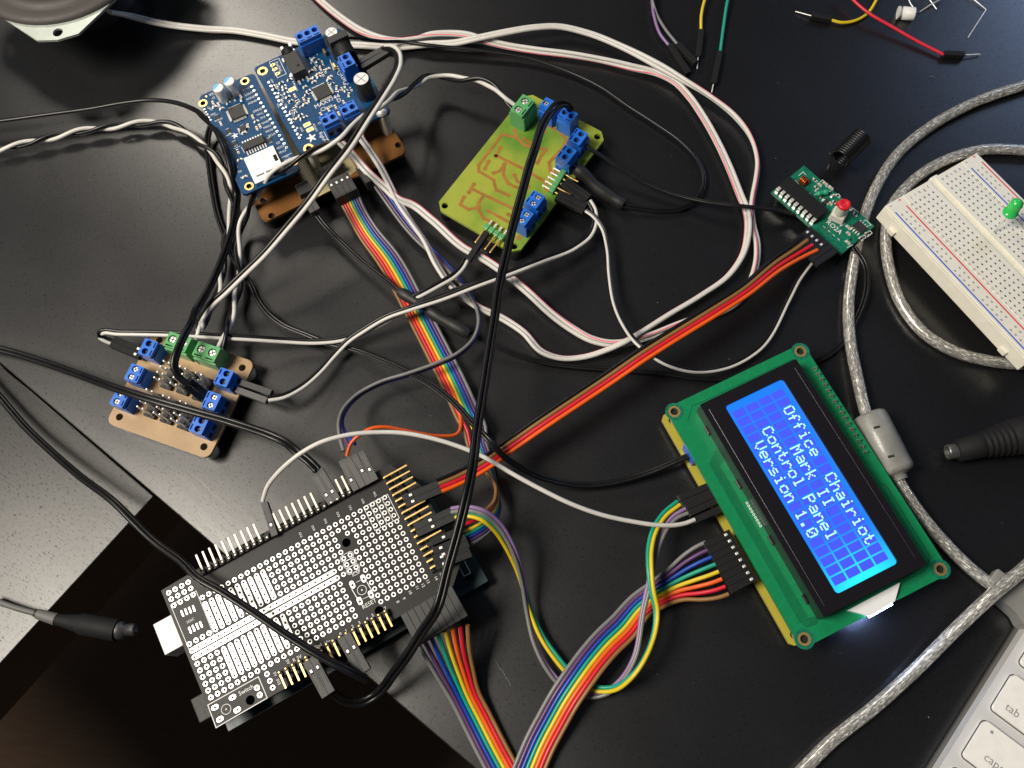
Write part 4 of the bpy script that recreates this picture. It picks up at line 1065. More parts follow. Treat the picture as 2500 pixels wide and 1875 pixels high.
for (px, py) in ((800, 770), (815, 800), (835, 770), (860, 860), (880, 905), (940, 920), (960, 905), (1005, 955), (1030, 905), (1050, 960), (1100, 850), (1115, 815), (1060, 705), (1020, 715), (985, 745), (1225, 620), (1245, 665), (1185, 580), (1150, 560), (1240, 555), (1350, 830), (1395, 815), (1420, 800), (1455, 815), (960, 1000), (1000, 1010), (1020, 1060), (975, 1075), (1090, 1050), (1330, 750), (1300, 755)):
    x, y = AF.loc(za(px, py), .3); smd(amp, AF, x, y, random.choice((0, 90)), random.choice(('cap', 'res', 'res', 'dark')), random.choice((1.0, 1.3, 1.6)), random.choice((.55, .8)))
ap = MB()
for (px, py, s_, sz, r) in ((1285, 912, 'MAX9744', 2.9, 0), (1280, 970, 'Class', 2.7, 0), (1393, 903, 'D', 2.7, 0), (848, 600, 'Pot/Vol', 1.9, -90), (1240, 1225, 'Right', 2.2, -90), (1428, 700, '12V', 2.1, -90), (1403, 657, '-', 2.0, 0), (1283, 1275, '+', 1.8, 0), (1215, 1110, 'D', 1.6, -90), (1005, 790, 'Analog', 1.2, -90), (1170, 1130, 'AD1', 1.2, -90), (1185, 1165, 'AD2', 1.2, -90), (970, 1020, 'SYNCO', 1.2, -90), (1055, 1165, 'GND', 1.2, -90), (1425, 1120, 'LEFT', 1.4, -90), (790, 730, 'GND', 1.1, -90), (845, 950, 'VI2C', 1.2, -90), (885, 870, 'MUTE', 1.1, -90), (915, 950, 'SCL', 1.2, -90), (845, 805, 'AVR', 1.1, -90), (1195, 490, 'o', 1.4, 0)):
    x, y = AF.loc(za(px, py)); ap.text(AF, x, y, 0, s_, sz, 'silkscreen', r)
for (px, py) in ((1455, 745), (1403, 657), (1283, 1275)): x, y = AF.loc(za(px, py)); ap.ring(AF, x, y, 0, 1.25, 1.05, 'silkscreen', 20)
x, y = AF.loc(za(1145, 1240)); star(ap, AF, x, y, 0, 2.3, 0, 'silkscreen')
for ln in (((765, 560), (850, 525), (918, 665), (838, 700), (765, 560)), ((905, 560), (995, 720)), ((1310, 540), (1345, 630)), ((1255, 1185), (1310, 1290)), ((1130, 520), (1150, 560), (1190, 560)), ((1440, 1090), (1470, 1145)), ((1150, 790), (1195, 900))): ap.line(AF, [AF.loc(za(*p)) for p in ln], .22, 0, 'silkscreen')
ap.build('board_print', amp)
pd = MB()
for i in range(16):
    t = i / 15; x, y = AF.loc(za(760 + 275 * t, 740 + 500 * t)); pd.ring(AF, x, y, 0, .6, .28, 'old_solder', 10)
    if i % 2: x, y = AF.loc(za(795 + 255 * t, 745 + 470 * t)); pd.ring(AF, x, y, 0, .45, .2, 'old_solder', 8)
for (px, py) in ((795, 585), (815, 623), (840, 662)): x, y = AF.loc(za(px, py)); pd.plate(AF, [rrect(x - 1.2, y - .7, x + 1.2, y + .7, .6, 3), circ(x, y, .45, 10)], .005, .05, 'gold')
for (px, py) in ((1105, 1122), (1132, 1166), (972, 803)):
    x, y = AF.loc(za(px, py)); pd.plate(AF, [rrect(x - 1.7, y - 1.05, x + 1.7, y + 1.05, .3, 2)], .005, .05, 'silkscreen'); pd.plate(AF, [rrect(x - 1.5, y - .85, x + 1.5, y + .85, .2, 2)], .055, .07, 'gold'); pd.line(AF, [(x - .3, y - .4), (x + .1, y), (x - .3, y + .4)], .12, .05, 'recess_shade')
pd.build('solder_pads', amp)
x_, y_ = 3.2, Ya * .45; MB().box(AF, x_, y_, -13.8, 2.5, Ya * .7, 12.0, 'black_plastic').build('header_socket', amp, bev=.2)

# ================================================================== RADIO RECEIVER BOARD
zr = Z(1850, 380, 6.146); zr3 = Z(1800, 200, 3.16)
RF = Frame.level(zr(205, 545), zr(1255, 1475), 7.0)
rf = thing('radio_receiver_board', 'small green radio board with a long black chip, red-tipped tuning core and copper coil', 'circuit board', RF.at(15, 10, -7))
rT, rR = RF.loc(zr(760, 195)), RF.loc(zr(1815, 1120)); Xr = RF.loc(zr(1255, 1475))[0]; Yr = (rT[1] + rR[1]) / 2; Xr = (Xr + rR[0] - rT[0]) / 2
MB().plate(RF, [[(0, 0), (Xr, 0), (Xr, Yr), (0, Yr)], circ(*RF.loc(zr(1400, 1262)), .55, 12)], -1.4, 0, 'teal_mask').build('circuit_board', rf)
for (x, y) in ((3, 3), (Xr - 3, Yr - 3)): MB().cyl(RF, x, y, -7, -1.45, 1.4, 'black_plastic', 12).build('solder_leg', rf)
ic0, ic1 = RF.loc(zr(320, 470), 4.2), RF.loc(zr(835, 950), 4.2)
iw = ic1[0] - ic0[0] + 2.2; ix, iy = (ic0[0] + ic1[0]) / 2, (ic0[1] + ic1[1]) / 2
im = MB(); im.box(RF, ix, iy + 4.6, .8, iw, 6.2, 1.7, 'dull_black'); im.box(RF, ix, iy + 4.6, 2.5, iw, 6.2, 1.6, 'dull_black', top=(.985, .93)); io = im.build('decoder_chip', rf, bev=.1)
for i in range(9):
    x = ic0[0] + (ic1[0] - ic0[0]) * i / 8; s = MB()
    s.box(RF, x, iy + .75, 2.35, 1.5, 1.7, .28, 'steel'); s.box(RF, x, iy - .1, .3, 1.45, .28, 2.3, 'steel'); s.box(RF, x, iy - .1, .02, 1.7, 1.2, .3, 'old_solder'); s.build('chip_leg', io, bev=.08)
# copper coil, choke, tuning core
cpx_, cpy_ = RF.loc(zr(690, 385), 1.5); pts = []
for i in range(97):
    a = i / 24 * 2 * math.pi; pts.append(RF.at(cpx_ - 1.5 + 3.0 * i / 96 + 0, cpy_ + 1.5 * math.cos(a), 1.7 + 1.5 * math.sin(a)))
MB().tube(pts, .36, 'copper_enamel', 6).build('copper_coil', rf)
lx, ly = RF.loc(zr(975, 560), 1.4); lF = RF.sub(lx, ly, 1.5, 62); lF = Frame(lF.o, lF.ey, lF.ez, lF.ex)
mat('choke_green', (.02, .32, .17), .4)
MB().lathe(lF, 0, 0, [(.6, -2.6), (1.15, -2.3), (1.15, -1.2), (.95, -1.0), (.95, .6), (1.15, .8), (1.15, 2.0), (.6, 2.3)], 'choke_green', 14).tube([lF.at(0, 0, -3.6), lF.at(0, 0, 3.4)], .25, 'steel', 6).build('choke', rf)
tx, ty = RF.loc(zr(1215, 885), 2); tu = MB()
tu.box(RF, tx, ty, .02, 6.4, 6.0, 3.6, 'milky_plastic', 20, top=(.86, .86)); tu.lathe(RF, tx, ty, [(2.3, 3.5), (2.15, 9.2)], 'milky_plastic', 20)
to_ = tu.build('tuning_core', rf, bev=.4)
MB().lathe(RF, tx, ty, [(2.5, 9.2), (2.65, 9.8), (2.5, 10.4), (1.6, 10.7), (1.2, 10.3), (.05, 10.2)], 'red_wax', 22).box(RF, tx - 2.2, ty - 1.3, 8.6, 1.5, 1.3, 1.2, 'red_wax', 30).build('wax_seal', to_)
x, y = RF.loc(zr(1530, 1070), 1); chip(rf, RF, x, y, 0, 5.0, 3.9, 1.4, (4, 4, 0, 0), 1.2, 1.0)
x, y = RF.loc(zr(1020, 690), .8); chip(rf, RF, x, y, 0, 1.5, 3.0, 1.0, (0, 0, 2, 1), 1.0, .8, 'transistor')
for (px, py, r, kd) in ((1360, 1080, 45, 'cap'), (1360, 1170, 45, 'cap'), (1240, 1025, 45, 'res'), (1355, 1310, 45, 'cap'), (880, 480, 45, 'res'), (930, 440, 45, 'cap'), (1010, 420, 45, 'cap'), (860, 370, 45, 'res'), (1100, 490, 45, 'cap'), (1120, 605, 90, 'cap'), (1200, 605, 0, 'res'), (890, 540, 0, 'res'), (1090, 720, 0, 'cap'), (1420, 840, 0, 'res'), (1460, 890, 0, 'res'), (1640, 1180, 45, 'res'), (1550, 1250, 45, 'res'), (960, 640, 45, 'res'), (1150, 700, 45, 'res')):
    x, y = RF.loc(zr(px, py)); smd(rf, RF, x, y, r * 0 + (0 if r < 60 else 90), kd, 1.5, .8)
rp = MB(); x, y = RF.loc(zr(1145, 1075)); rp.text(RF, x, y, 0, 'RO2A', 3.0, 'silkscreen')
for ln in (((940, 395), (970, 365), (1055, 430), (1020, 470)), ((1050, 470), (1080, 445), (1115, 500)), ((615, 300), (680, 245), (720, 285)), ((1590, 985), (1620, 965), (1700, 1040), (1670, 1050)), ((1190, 1015), (1270, 975), (1305, 1020), (1230, 1060)), ((1310, 1060), (1345, 1040)), ((1610, 1170), (1690, 1130), (1715, 1165), (1640, 1220)), ((1510, 1240), (1600, 1190), (1625, 1225), (1550, 1280)), ((1300, 1290), (1340, 1265)), ((1340, 1380), (1420, 1340)), ((770, 560), (850, 640)), ((560, 370), (620, 430)), ((660, 470), (740, 545)), ((1370, 820), (1430, 790), (1510, 850)), ((830, 330), (900, 390)), ((1150, 590), (1210, 575), (1240, 610))): rp.line(RF, [RF.loc(zr(*p)) for p in ln], .22, 0, 'silkscreen')
for k in range(4): rp.line(RF, [RF.loc(zr(985 + 72 * k, 1060 + 62 * k)), RF.loc(zr(1010 + 72 * k, 1085 + 62 * k))], .22, 0, 'silkscreen')
rp.build('board_print', rf)
# coil antenna rising from the board's far corner
zan = zr3; cA, cB = P(*zan(795, 590), 10), P(*zan(965, 420), 10)
axv = (cB - cA); Lc = axv.length; axv.normalize(); u1 = axv.cross(Vector((0, 0, 1))).normalized(); u2 = u1.cross(axv)
pts = []
turns = 12; Rc = 3.9
base = P(*zan(690, 690), 7.5)
first = cA + u1 * Rc
pts = [base, base + Vector((.3, .6, 1.6))]
for i in range(turns * 18 + 1):
    a = i / 18 * 2 * math.pi; pts.append(cA + axv * (Lc * i / (turns * 18)) - u1 * (Rc * math.cos(a)) + u2 * (Rc * math.sin(a)))
MB().tube(pts, .68, 'black_pvc', 7).build('coil_antenna', rf)

# ================================================================== LOUDSPEAKER at the far left
zk = Z(0, 0, 4.424)
spk_z = 30.0
ctr = Vector((-229.7, 331.5, spk_z)); Rr = 44.9
tabc = P(141, 79, spk_z); dr = (tabc - ctr); dr.z = 0; ang = math.degrees(math.atan2(dr.y, dr.x))
KS = Frame(ctr, (math.cos(math.radians(ang)), math.sin(math.radians(ang)), 0), (-math.sin(math.radians(ang)), math.cos(math.radians(ang)), 0), (0, 0, 1))
spk = thing('loudspeaker', 'round loudspeaker with dark cone in a pale metal frame', 'loudspeaker', KS.at(0, 0, -spk_z))
rt = dr.length
c_ = [KS.loc(zk(*p)) for p in ((0, 190), (425, 460), (640, 447), (840, 385), (1270, 0))]
d_ = rt + 4.2; w_ = 9.5; hs_ = 47.0
one = [(d_ - 1.6, -w_), (d_, 0), (d_ - 1.6, w_)]
poly = []
for q in range(4):
    a = math.radians(90 * q)
    for (x, y) in one: poly.append((x * math.cos(a) - y * math.sin(a), x * math.sin(a) + y * math.cos(a)))
fm = MB(); fm.plate(KS, [poly, circ(0, 0, 38, 48)] + [circ(rt * math.cos(math.radians(90 * q)), rt * math.sin(math.radians(90 * q)), 2.3, 20) for q in range(4)], -1.2, 0, 'galvanised')
fm.lathe(KS, 0, 0, [(26, -spk_z + 14), (38, -1.2)], 'galvanised', 40); fm.lathe(KS, 0, 0, [(22, -spk_z), (22, -spk_z + 14)], 'dark_steel', 32)
fm.build('frame', spk)
MB().lathe(KS, 0, 0, [(Rr + .2, 0.01), (Rr, 1.6), (Rr - 3.5, 2.2), (Rr - 6.2, 1.6)], 'cone_rubber', 56).build('gasket_ring', spk)
sr = [(Rr - 6.2, 1.0)] + [(Rr - 6.2 - 7.5 * i / 10, 1.0 + 2.1 * math.sin(math.pi * i / 10)) for i in range(1, 11)]
MB().lathe(KS, 0, 0, sr, 'cone_rubber', 56).build('surround', spk)
MB().lathe(KS, 0, 0, [(Rr - 13.7, 1.0), (24, -4), (14, -10), (.1, -10)], 'cone_paper', 56).build('cone', spk)

# ================================================================== KEYBOARD at the near right corner
zq = Z(2200, 1500, 4.4235)
QF = Frame.level(zq(410, 1659), zq(1327, 190), 7.0, 'y')
kb = thing('keyboard', 'silver aluminium keyboard with white keys, only its left end in view', 'keyboard', QF.at(30, 0, -7))
MB().plate(QF, [rrect(0, -70, 230, 95, 2, 3)], -5.5, 0, 'aluminium').plate(QF, [rrect(-1.2, -71, 231, 96, 2.5, 3)], -7, -5.4, 'grey_plastic').build('body', kb, bev=.45)
def key(x0, y0, x1, y1, txt=None, tx=0, ty=0, size=3.2, dot=None):
    mb = MB(); mb.plate(QF, [rrect(x0 - .35, y0 - .35, x1 + .35, y1 + .35, 1.7, 4)], .005, .03, 'recess_shade'); mb.plate(QF, [rrect(x0, y0, x1, y1, 1.5, 4)], .04, 1.5, 'key_plastic')
    o = mb.build('key', kb, bev=.35)
    if txt or dot:
        t = MB()
        if txt: t.text(QF, tx, ty, 1.5, txt, size, 'key_print')
        if dot: t.disc(QF, dot[0], dot[1], 1.54, .55, 'key_print', 16)
        t.build('key_print', o)
    return o
tl, bl = QF.loc(zq(1205, 630), 1.5), QF.loc(zq(985, 1025), 1.5)
cl, cb_ = QF.loc(zq(895, 1125), 1.5), QF.loc(zq(678, 1540), 1.5)
x0k = (tl[0] + bl[0] + cl[0] + cb_[0]) / 4; pt_ = tl[1] - cl[1]
tt_ = QF.loc(zq(1205, 1040), 1.5); ct_ = QF.loc(zq(985, 1590), 1.5); dt_ = QF.loc(zq(980, 1272), 1.5)
key(x0k, bl[1], x0k + 25, tl[1], 'tab', tt_[0], tt_[1], 4.0)
key(x0k, cb_[1], x0k + 30, cl[1], 'caps lock', ct_[0] + 4.6, ct_[1], 4.0, dt_)
key(x0k, bl[1] + pt_, x0k + 15.5, tl[1] + pt_); key(x0k, cb_[1] - pt_, x0k + 40, cl[1] - pt_)
key(x0k + 28.5, bl[1], x0k + 44, tl[1]); key(x0k + 19, bl[1] + pt_, x0k + 34.5, tl[1] + pt_); key(x0k + 33.5, cb_[1], x0k + 49, cl[1])

# ================================================================== LOOSE SMALL THINGS at the far edge
zf = Z(1500, 0, 2.212)
def lead(name, label, cat, ctrl, m, end, tip, n_m='black_plastic', grp=None, L=7, pin=True, ze=1.6):
    """jumper lead: insulated wire, moulded black end and bare pin"""
    root = thing(name, label, cat, ctrl[-1][:3], grp)
    pts = [Vector(p[:3]) for p in spline(ctrl)]
    MB().tube(pts, .72, m).build('insulation', root)
    a = P(*end[0], ze); b = P(*end[1], ze)
    d = (b - a).normalized(); h = d.cross(Vector((0, 0, 1))).normalized()
    G = Frame(a, d, -h, h.cross(d)); Lh = (b - a).length
    MB().box(G, Lh / 2, 0, -1.3, Lh, 2.9 if pin is False else 2.5, 2.6, 'dull_black').build('moulded_end', root, bev=.3)
    if pin: MB().tube([b - d * .5, P(*tip, max(.4, ze - .8))], .32, 'steel', 6).build('bare_pin', root)
    return root
G_ = 'loose jumper leads at the far edge of the desk'
lead('jumper_lead', 'yellow jumper lead hanging straight down beside the purple and grey pair', 'jumper wire', path(zf, [(510, -60, 3), (488, 0, 3), (470, 80, 2.5), (468, 168, 1.6)]), 'yellow_pvc', (zf(470, 165), zf(452, 310)), zf(447, 372), grp=G_)
lead('jumper_lead', 'green jumper lead with a long black end pointing at the white cables', 'jumper wire', path(zf, [(628, -60, 3), (612, 0, 3), (590, 140, 2.2), (571, 285, 1.6)]), 'green_pvc', (zf(570, 282), zf(535, 455)), zf(525, 502), grp=G_)
lead('jumper_lead', 'yellow jumper lead curling under the red one, its pin pointing left', 'jumper wire', path(zf, [(1440, -60, 3), (1415, 0, 2.5), (1370, 70, 1.2), (1290, 115, 1.2), (1225, 122, 1.4), (1168, 108, 1.6)]), 'yellow_pvc', (zf(1170, 108), zf(1062, 85)), zf(978, 62), grp=G_)
lead('jumper_lead', 'red jumper lead lying diagonally across the yellow one', 'jumper wire', path(zf, [(1240, -60, 5), (1290, 0, 4.5), (1370, 68, 4), (1500, 145, 3), (1640, 225, 2), (1778, 295, 1.6)]), 'red_pvc', (zf(1775, 293), zf(1888, 298)), zf(1975, 293), grp=G_)
for col, nm, lab, pts, e in (('light_purple_pvc', 'purple', 'purple jumper wire twisted with a grey one, ending in a black housing', [(196, -60, 3), (203, 0, 3), (215, 90, 4), (245, 180, 3), (305, 258, 1.6)], (zf(300, 245), zf(400, 400))),
                             ('grey_pvc', 'grey', 'grey jumper wire twisted with a purple one, ending in a black housing', [(222, -60, 3), (205, 0, 5), (222, 60, 3), (270, 150, 3), (345, 245, 2.2)], (zf(340, 240), zf(440, 345)))):
    lead('jumper_lead', lab, 'jumper wire', path(zf, pts), col, e, None, pin=False, grp=G_, ze=1.6 if nm == 'purple' else 2.6)
# white nylon spacer and bent component legs
s0, s1 = P(*zf(1530, 68), 2.4), P(*zf(1618, 75), 2.4); d = (s1 - s0).normalized(); h = d.cross(Vector((0, 0, 1))).normalized(); G = Frame(s0, h, Vector((0, 0, 1)), d); Ls = (s1 - s0).length
o = MB().lathe(G, 0, 0, [(2.9, 0), (2.9, 1.0), (2.1, 1.05), (2.1, 2.0), (2.9, 2.05), (2.9, Ls)], 'white_nylon', 20).build('nylon_spacer'); tag(o, 'small white plastic spacer lying on its side near bent wires', 'spacer')
for lab, pts in (('short bare wire clipping leaning against the white spacer', [(1575, -30, 3), (1600, 20, 1.2), (1632, 68, .5)]), ('dull bare wire clipping pointing up to the right of the white spacer', [(1648, 66, .5), (1700, 30, 1), (1790, -20, 2)]),
                 ('short bare wire end crossing the dull clipping', [(1690, -20, 2), (1740, 50, .5)]), ('long bare wire bent to a sharp corner near the far right edge', [(1900, -30, 1.2), (1945, 0, 1), (2008, 52, .6), (1960, 125, .5), (1910, 203, .5)])):
    w = [Vector(p[:3]) for p in path(zf, pts)]
    o = MB().tube(w, .3, 'steel', 6).build('wire_clipping'); tag(o, lab, 'wire clipping', 'bent wire clippings near the far edge')

# ================================================================== DC PLUGS
def rev(root, name, a, b, prof, m, n=24, label=None, bev=0):
    d = (b - a).normalized(); h = d.orthogonal().normalized(); G = Frame(a, h, d.cross(h), d); L = (b - a).length
    return MB().lathe(G, 0, 0, [(r, t * L) for t, r in prof], m, n).build(name, root, label)
ze_ = Z(2050, 900, 4.147)
pl = thing('power_plug', 'ribbed black barrel power plug pointing left, near the right-hand edge', 'power plug', P(*ze_(1120, 840), 0))
a, b = P(*ze_(1180, 835), 5.4), P(*ze_(1900, 660), 7.2)
rev(pl, 'grip', a, b, [(0, 3.4), (.02, 4.3), (.3, 4.7)] + [q for i in range(6) for q in ((.34 + .075 * i, 4.9 + .35 * i), (.36 + .075 * i, 4.5 + .35 * i), (.385 + .075 * i, 4.5 + .35 * i), (.40 + .075 * i, 5.1 + .35 * i))] + [(1.0, 7.0), (1.6, 7.2)], 'dull_black')
a2, b2 = P(*ze_(1085, 845), 5.2), P(*ze_(1200, 832), 5.4)
rev(pl, 'metal_barrel', b2, a2, [(0, 2.9), (.8, 2.9), (1, 2.7), (1, 2.15), (.1, 2.1), (.1, .05)], 'dark_steel')
zl = Z(0, 1200, 2.458)
p2 = thing('power_plug', 'slim black barrel plug on a grey-banded lead beyond the desk corner at left', 'power plug', P(*zl(700, 830), -2))
def rad(uv, z): return P(*zl(*uv), z)
PZ = 4.0  # lead and barrel are coloured darker in place of a cast shadow
rev(p2, 'grip', rad((340, 768), PZ), rad((705, 832), PZ - 1), [(0, 2.1), (.1, 2.4), (.35, 3.3), (.4, 3.9), (1, 4.1)], 'dull_black')
rev(p2, 'metal_barrel', rad((705, 832), PZ - 1), rad((815, 828), PZ - 1), [(0, 3.4), (.35, 3.3), (.4, 2.3), (.9, 2.3), (1, 2.0), (1, 1.3), (.5, 1.2), (.5, .05)], 'dark_steel')
w = [P(*zl(-60, 640), PZ), P(*zl(20, 672), PZ), P(*zl(120, 705), PZ), P(*zl(230, 735), PZ), P(*zl(345, 770), PZ)]
MB().tube([Vector(p[:3]) for p in spline([tuple(q) for q in w])], 1.15, 'shaded_grey_plastic').build('lead', p2)
rev(p2, 'sleeve', rad((228, 735), PZ), rad((340, 768), PZ), [(0, 1.9), (1, 2.3)], 'shaded_grey_plastic')
rev(p2, 'band', rad((212, 730), PZ), rad((226, 734), PZ), [(0, 1.5), (1, 1.5)], 'black_plastic')

# ================================================================== BRAIDED USB CABLES
def usb_cable(name, label, pts, zm, r=2.3, grp='clear braided USB cables'):
    ctrl = path(zm, pts)
    root = thing(name, label, 'cable', ctrl[0][:3], grp)
    MB().tube([Vector(p[:3]) for p in spline(ctrl, 2)], r, 'braided_shield', 20).build('jacket', root)
    return root, ctrl
zz = Z(0, 0, 1)
zE = ze_
u1_, _ = usb_cable('usb_cable', 'braided silver cable with a frosted cylinder beside the green display board', [(2620, 170, 2.4), (2500, 208, 2.4), (2380, 250, 2.4), (2270, 310, 2.4), (2190, 378, 2.4), (2140, 455, 2.4), (2107, 540, 2.4), (2085, 640, 2.4), (2072, 740, 2.6), (2077, 840, 3.2), (2095, 930, 4.2), (2113, 1004, 5.2), (2150, 1090, 6), (2190, 1168, 6), (2240, 1245, 4.5), (2300, 1318, 3), (2370, 1388, 3), (2420, 1428, 3.4), (2470, 1462, 4)], zz)
fa, fb = P(2118, 1012, 7.0), P(2192, 1158, 7.0)
mat('frosted_plastic', (.33, .33, .31), .42, coat=.15, spec=.5, var=.25, scale=120, trans=.35)
fd = (fb - fa).normalized(); fh = fd.cross(Vector((0, 0, 1))).normalized(); FG = Frame(fa, fh, fh.cross(fd) * -1, fd); Lf = (fb - fa).length
fer = MB(); fer.lathe(FG, 0, 0, [(5.2, 0), (6.3, .6), (6.8, 1.8), (6.8, Lf - 2), (6.2, Lf - .7), (5.0, Lf), (3.0, Lf + .4), (2.8, Lf + 2.4)], 'frosted_plastic', 32)
fo = fer.build('ferrite_bead', u1_)
dm = MB()
for (px, py) in ((345, 600), (490, 895)):
    q = P(*ze_(px, py), 13.2); q2 = P(*ze_(px + 60, py - 14), 13.6)
    dm.tube([q, q2], .5, 'chip_epoxy', 8)
dm.build('mould_mark', fo)
zu = Z(2350, 1340, 7.54)
ua, ub = P(*zu(560, 520), 4.2), P(*zu(1130, 960), 5.0)
ud = (ub - ua).normalized(); uh = ud.cross(Vector((0, 0, 1))).normalized(); UG = Frame(ua, ud, -uh, uh.cross(ud))
pu = MB(); pu.box(UG, 1.0, 0, -2.8, 4.0, 6.2, 5.4, 'frosted_plastic'); pu.plate(UG, [[(2.4, -5.2), (5, -6.2), (12.5, -6.8), (15.5, -8.4), (32, -8.4), (32, 8.4), (15.5, 8.4), (12.5, 6.8), (5, 6.2), (2.4, 5.2)]], -4.0, 3.6, 'frosted_plastic')
pu.build('moulded_plug', u1_, bev=.8)
usb_cable('usb_cable', 'braided silver cable looping under the white breadboard', [(2620, 380, 2.4), (2500, 367, 2.4), (2400, 366, 2.4), (2300, 395, 2.4), (2220, 450, 2.6), (2175, 510, 3.0), (2163, 580, 3.2), (2172, 660, 2.8), (2200, 740, 2.4), (2255, 812, 2.4), (2330, 858, 2.4), (2420, 882, 2.4), (2520, 890, 2.4), (2640, 880, 2.4)], zz)
usb_cable('usb_cable', 'braided silver cable running in from the near right edge, lit by the display lamp', [(2660, 1240, 14), (2500, 1388, 13.5), (2420, 1455, 13), (2340, 1530, 9), (2230, 1640, 4.5), (2130, 1730, 2.8), (2030, 1810, 2.5), (1955, 1885, 2.5), (1840, 2000, 2.5)], zz, 2.35)
# ================================================================== CABLES
zA = Z(0, 0, 4.424); zB9 = Z(900, 0, 2.212); zM = Z(1000, 450, 2.4578); zN = Z(600, 550, 2.7646); zW = Z(1250, 900, 4.148); z95 = Z(950, 1350, 3.16)
W2 = ('white_pvc', 'white_pvc')
def J(*segs):
    """join path segments given as (zoom, [points]); near-doubles at the joins are dropped"""
    o = []
    for k, (zm, pts) in enumerate(segs):
        q = path(zm, pts)
        for i, p in enumerate(q):
            if o:
                d = Vector(p[:2]) - Vector(o[-1][:2])
                if k and d.length < 3.5 and i < 4: continue
                if k and i < 4 and i + 1 < len(q) and d.dot(Vector(q[i + 1][:2]) - Vector(p[:2])) < 0: continue
                if k and i < 4 and len(o) > 1 and d.dot(Vector(o[-1][:2]) - Vector(o[-2][:2])) < 0 and d.length < 9: continue
            o.append(p)
    return o
# white two-core speaker leads with a pink stripe
cable('speaker_cable', 'plain white two-core lead from the loudspeaker, running behind the blue amplifier board', 'cable',
      J((zA, [(1180, 130, 22, 180), (1370, 165, 14, 183), (1700, 245, 7, 183), (2212, 312, 3, 183)]), (za, [(200, 258, 2.2, 186), (450, 275, 2.2, 183), (700, 315, 2.2, 180), (1000, 375, 2.2, 180), (1250, 400, 2, 180), (1550, 405, 2.2, 180), (1900, 425, 2.2, 180)]),
        (zB9, [(330, 238, 3, 180), (460, 232, 4, 180), (600, 203, 6, 183), (750, 172, 7, 186), (900, 148, 7, 193), (1020, 143, 6, 196), (1180, 178, 5, 193), (1380, 258, 5, 190), (1550, 345, 6, 150), (1700, 432, 6, 90), (1850, 525, 5, 70), (1985, 635, 4, 80), (2065, 745, 4, 70), (2100, 870, 3.5, 70), (2090, 985, 3.5, 70)]),
        (zM, [(2062, 60, 3.2, 70), (2053, 150, 3, 60), (2062, 250, 3, 40), (2085, 350, 3, 40), (2084, 450, 3, 50), (2055, 560, 3, 60), (1990, 680, 3, 60), (1880, 755, 3, 50), (1740, 800, 3, 50), (1600, 850, 3, 50), (1450, 908, 3, 60), (1320, 945, 3.6, 60), (1200, 955, 4, 60), (1090, 930, 4, 50), (980, 870, 4, 30), (850, 775, 4, 0), (720, 655, 5, -10), (600, 555, 6, -10), (450, 450, 7, -10), (330, 385, 8, -10), (130, 210, 10, -10), (0, 115, 11, -10)]),
        (zc, [(1950, 700, 12, -10), (1800, 575, 13, -10), (1640, 430, 15, -10), (1520, 290, 17, -5), (1440, 205, 20), (1395, 160, 22)])), W2, .95, 1.8, stripe={1: 1})
cable('speaker_cable', 'pink-striped white two-core lead that comes in over the far edge of the desk', 'cable',
      J((za, [(1130, -90, 3, -30), (1220, 0, 3, -30), (1400, 150, 3, -25), (1600, 280, 3, -20), (1750, 335, 3, 10), (1900, 355, 3, 40), (2100, 338, 3.2, 50)]),
        (zB9, [(200, 205, 3.5, 40), (320, 188, 4, 20), (430, 180, 4, 0), (530, 188, 4, -10), (640, 222, 3, -20), (760, 250, 2.5, -30), (900, 272, 2.5, -50), (1100, 296, 3, -70), (1250, 322, 3, -80), (1420, 362, 3, -40), (1570, 400, 3, 0), (1650, 440, 3, 0), (1730, 520, 3, 0), (1800, 620, 3, 0), (1880, 760, 3, 0), (1950, 910, 3, -10), (2005, 1050, 3.2, -20)]),
        (zM, [(2005, 80, 3.6, -30), (2025, 170, 4, -30), (2030, 290, 5, -40), (2000, 420, 5, -60), (1920, 540, 4, -60), (1750, 665, 3.5, -60), (1550, 785, 4, -60), (1400, 880, 5, -60), (1300, 940, 6.5, -50), (1180, 995, 5, -50), (1050, 1035, 3.5, -50), (900, 1042, 3, -50), (800, 1008, 3, -40), (680, 885, 3, -30), (560, 805, 3, -20), (400, 730, 5, -30), (260, 620, 7, -40), (160, 480, 9, -50), (90, 340, 10, -60), (20, 240, 10.5, -60)]),
        (zc, [(2150, 1050, 11, -60), (2050, 900, 11, -50), (1930, 720, 12, -40), (1840, 540, 13, -40), (1750, 370, 15, -30), (1650, 220, 18, -30), (1585, 120, 21, -30), (1575, 30, 23, -20), (1545, -30, 23.5)])), W2, .9, 1.7, stripe={1: 1})
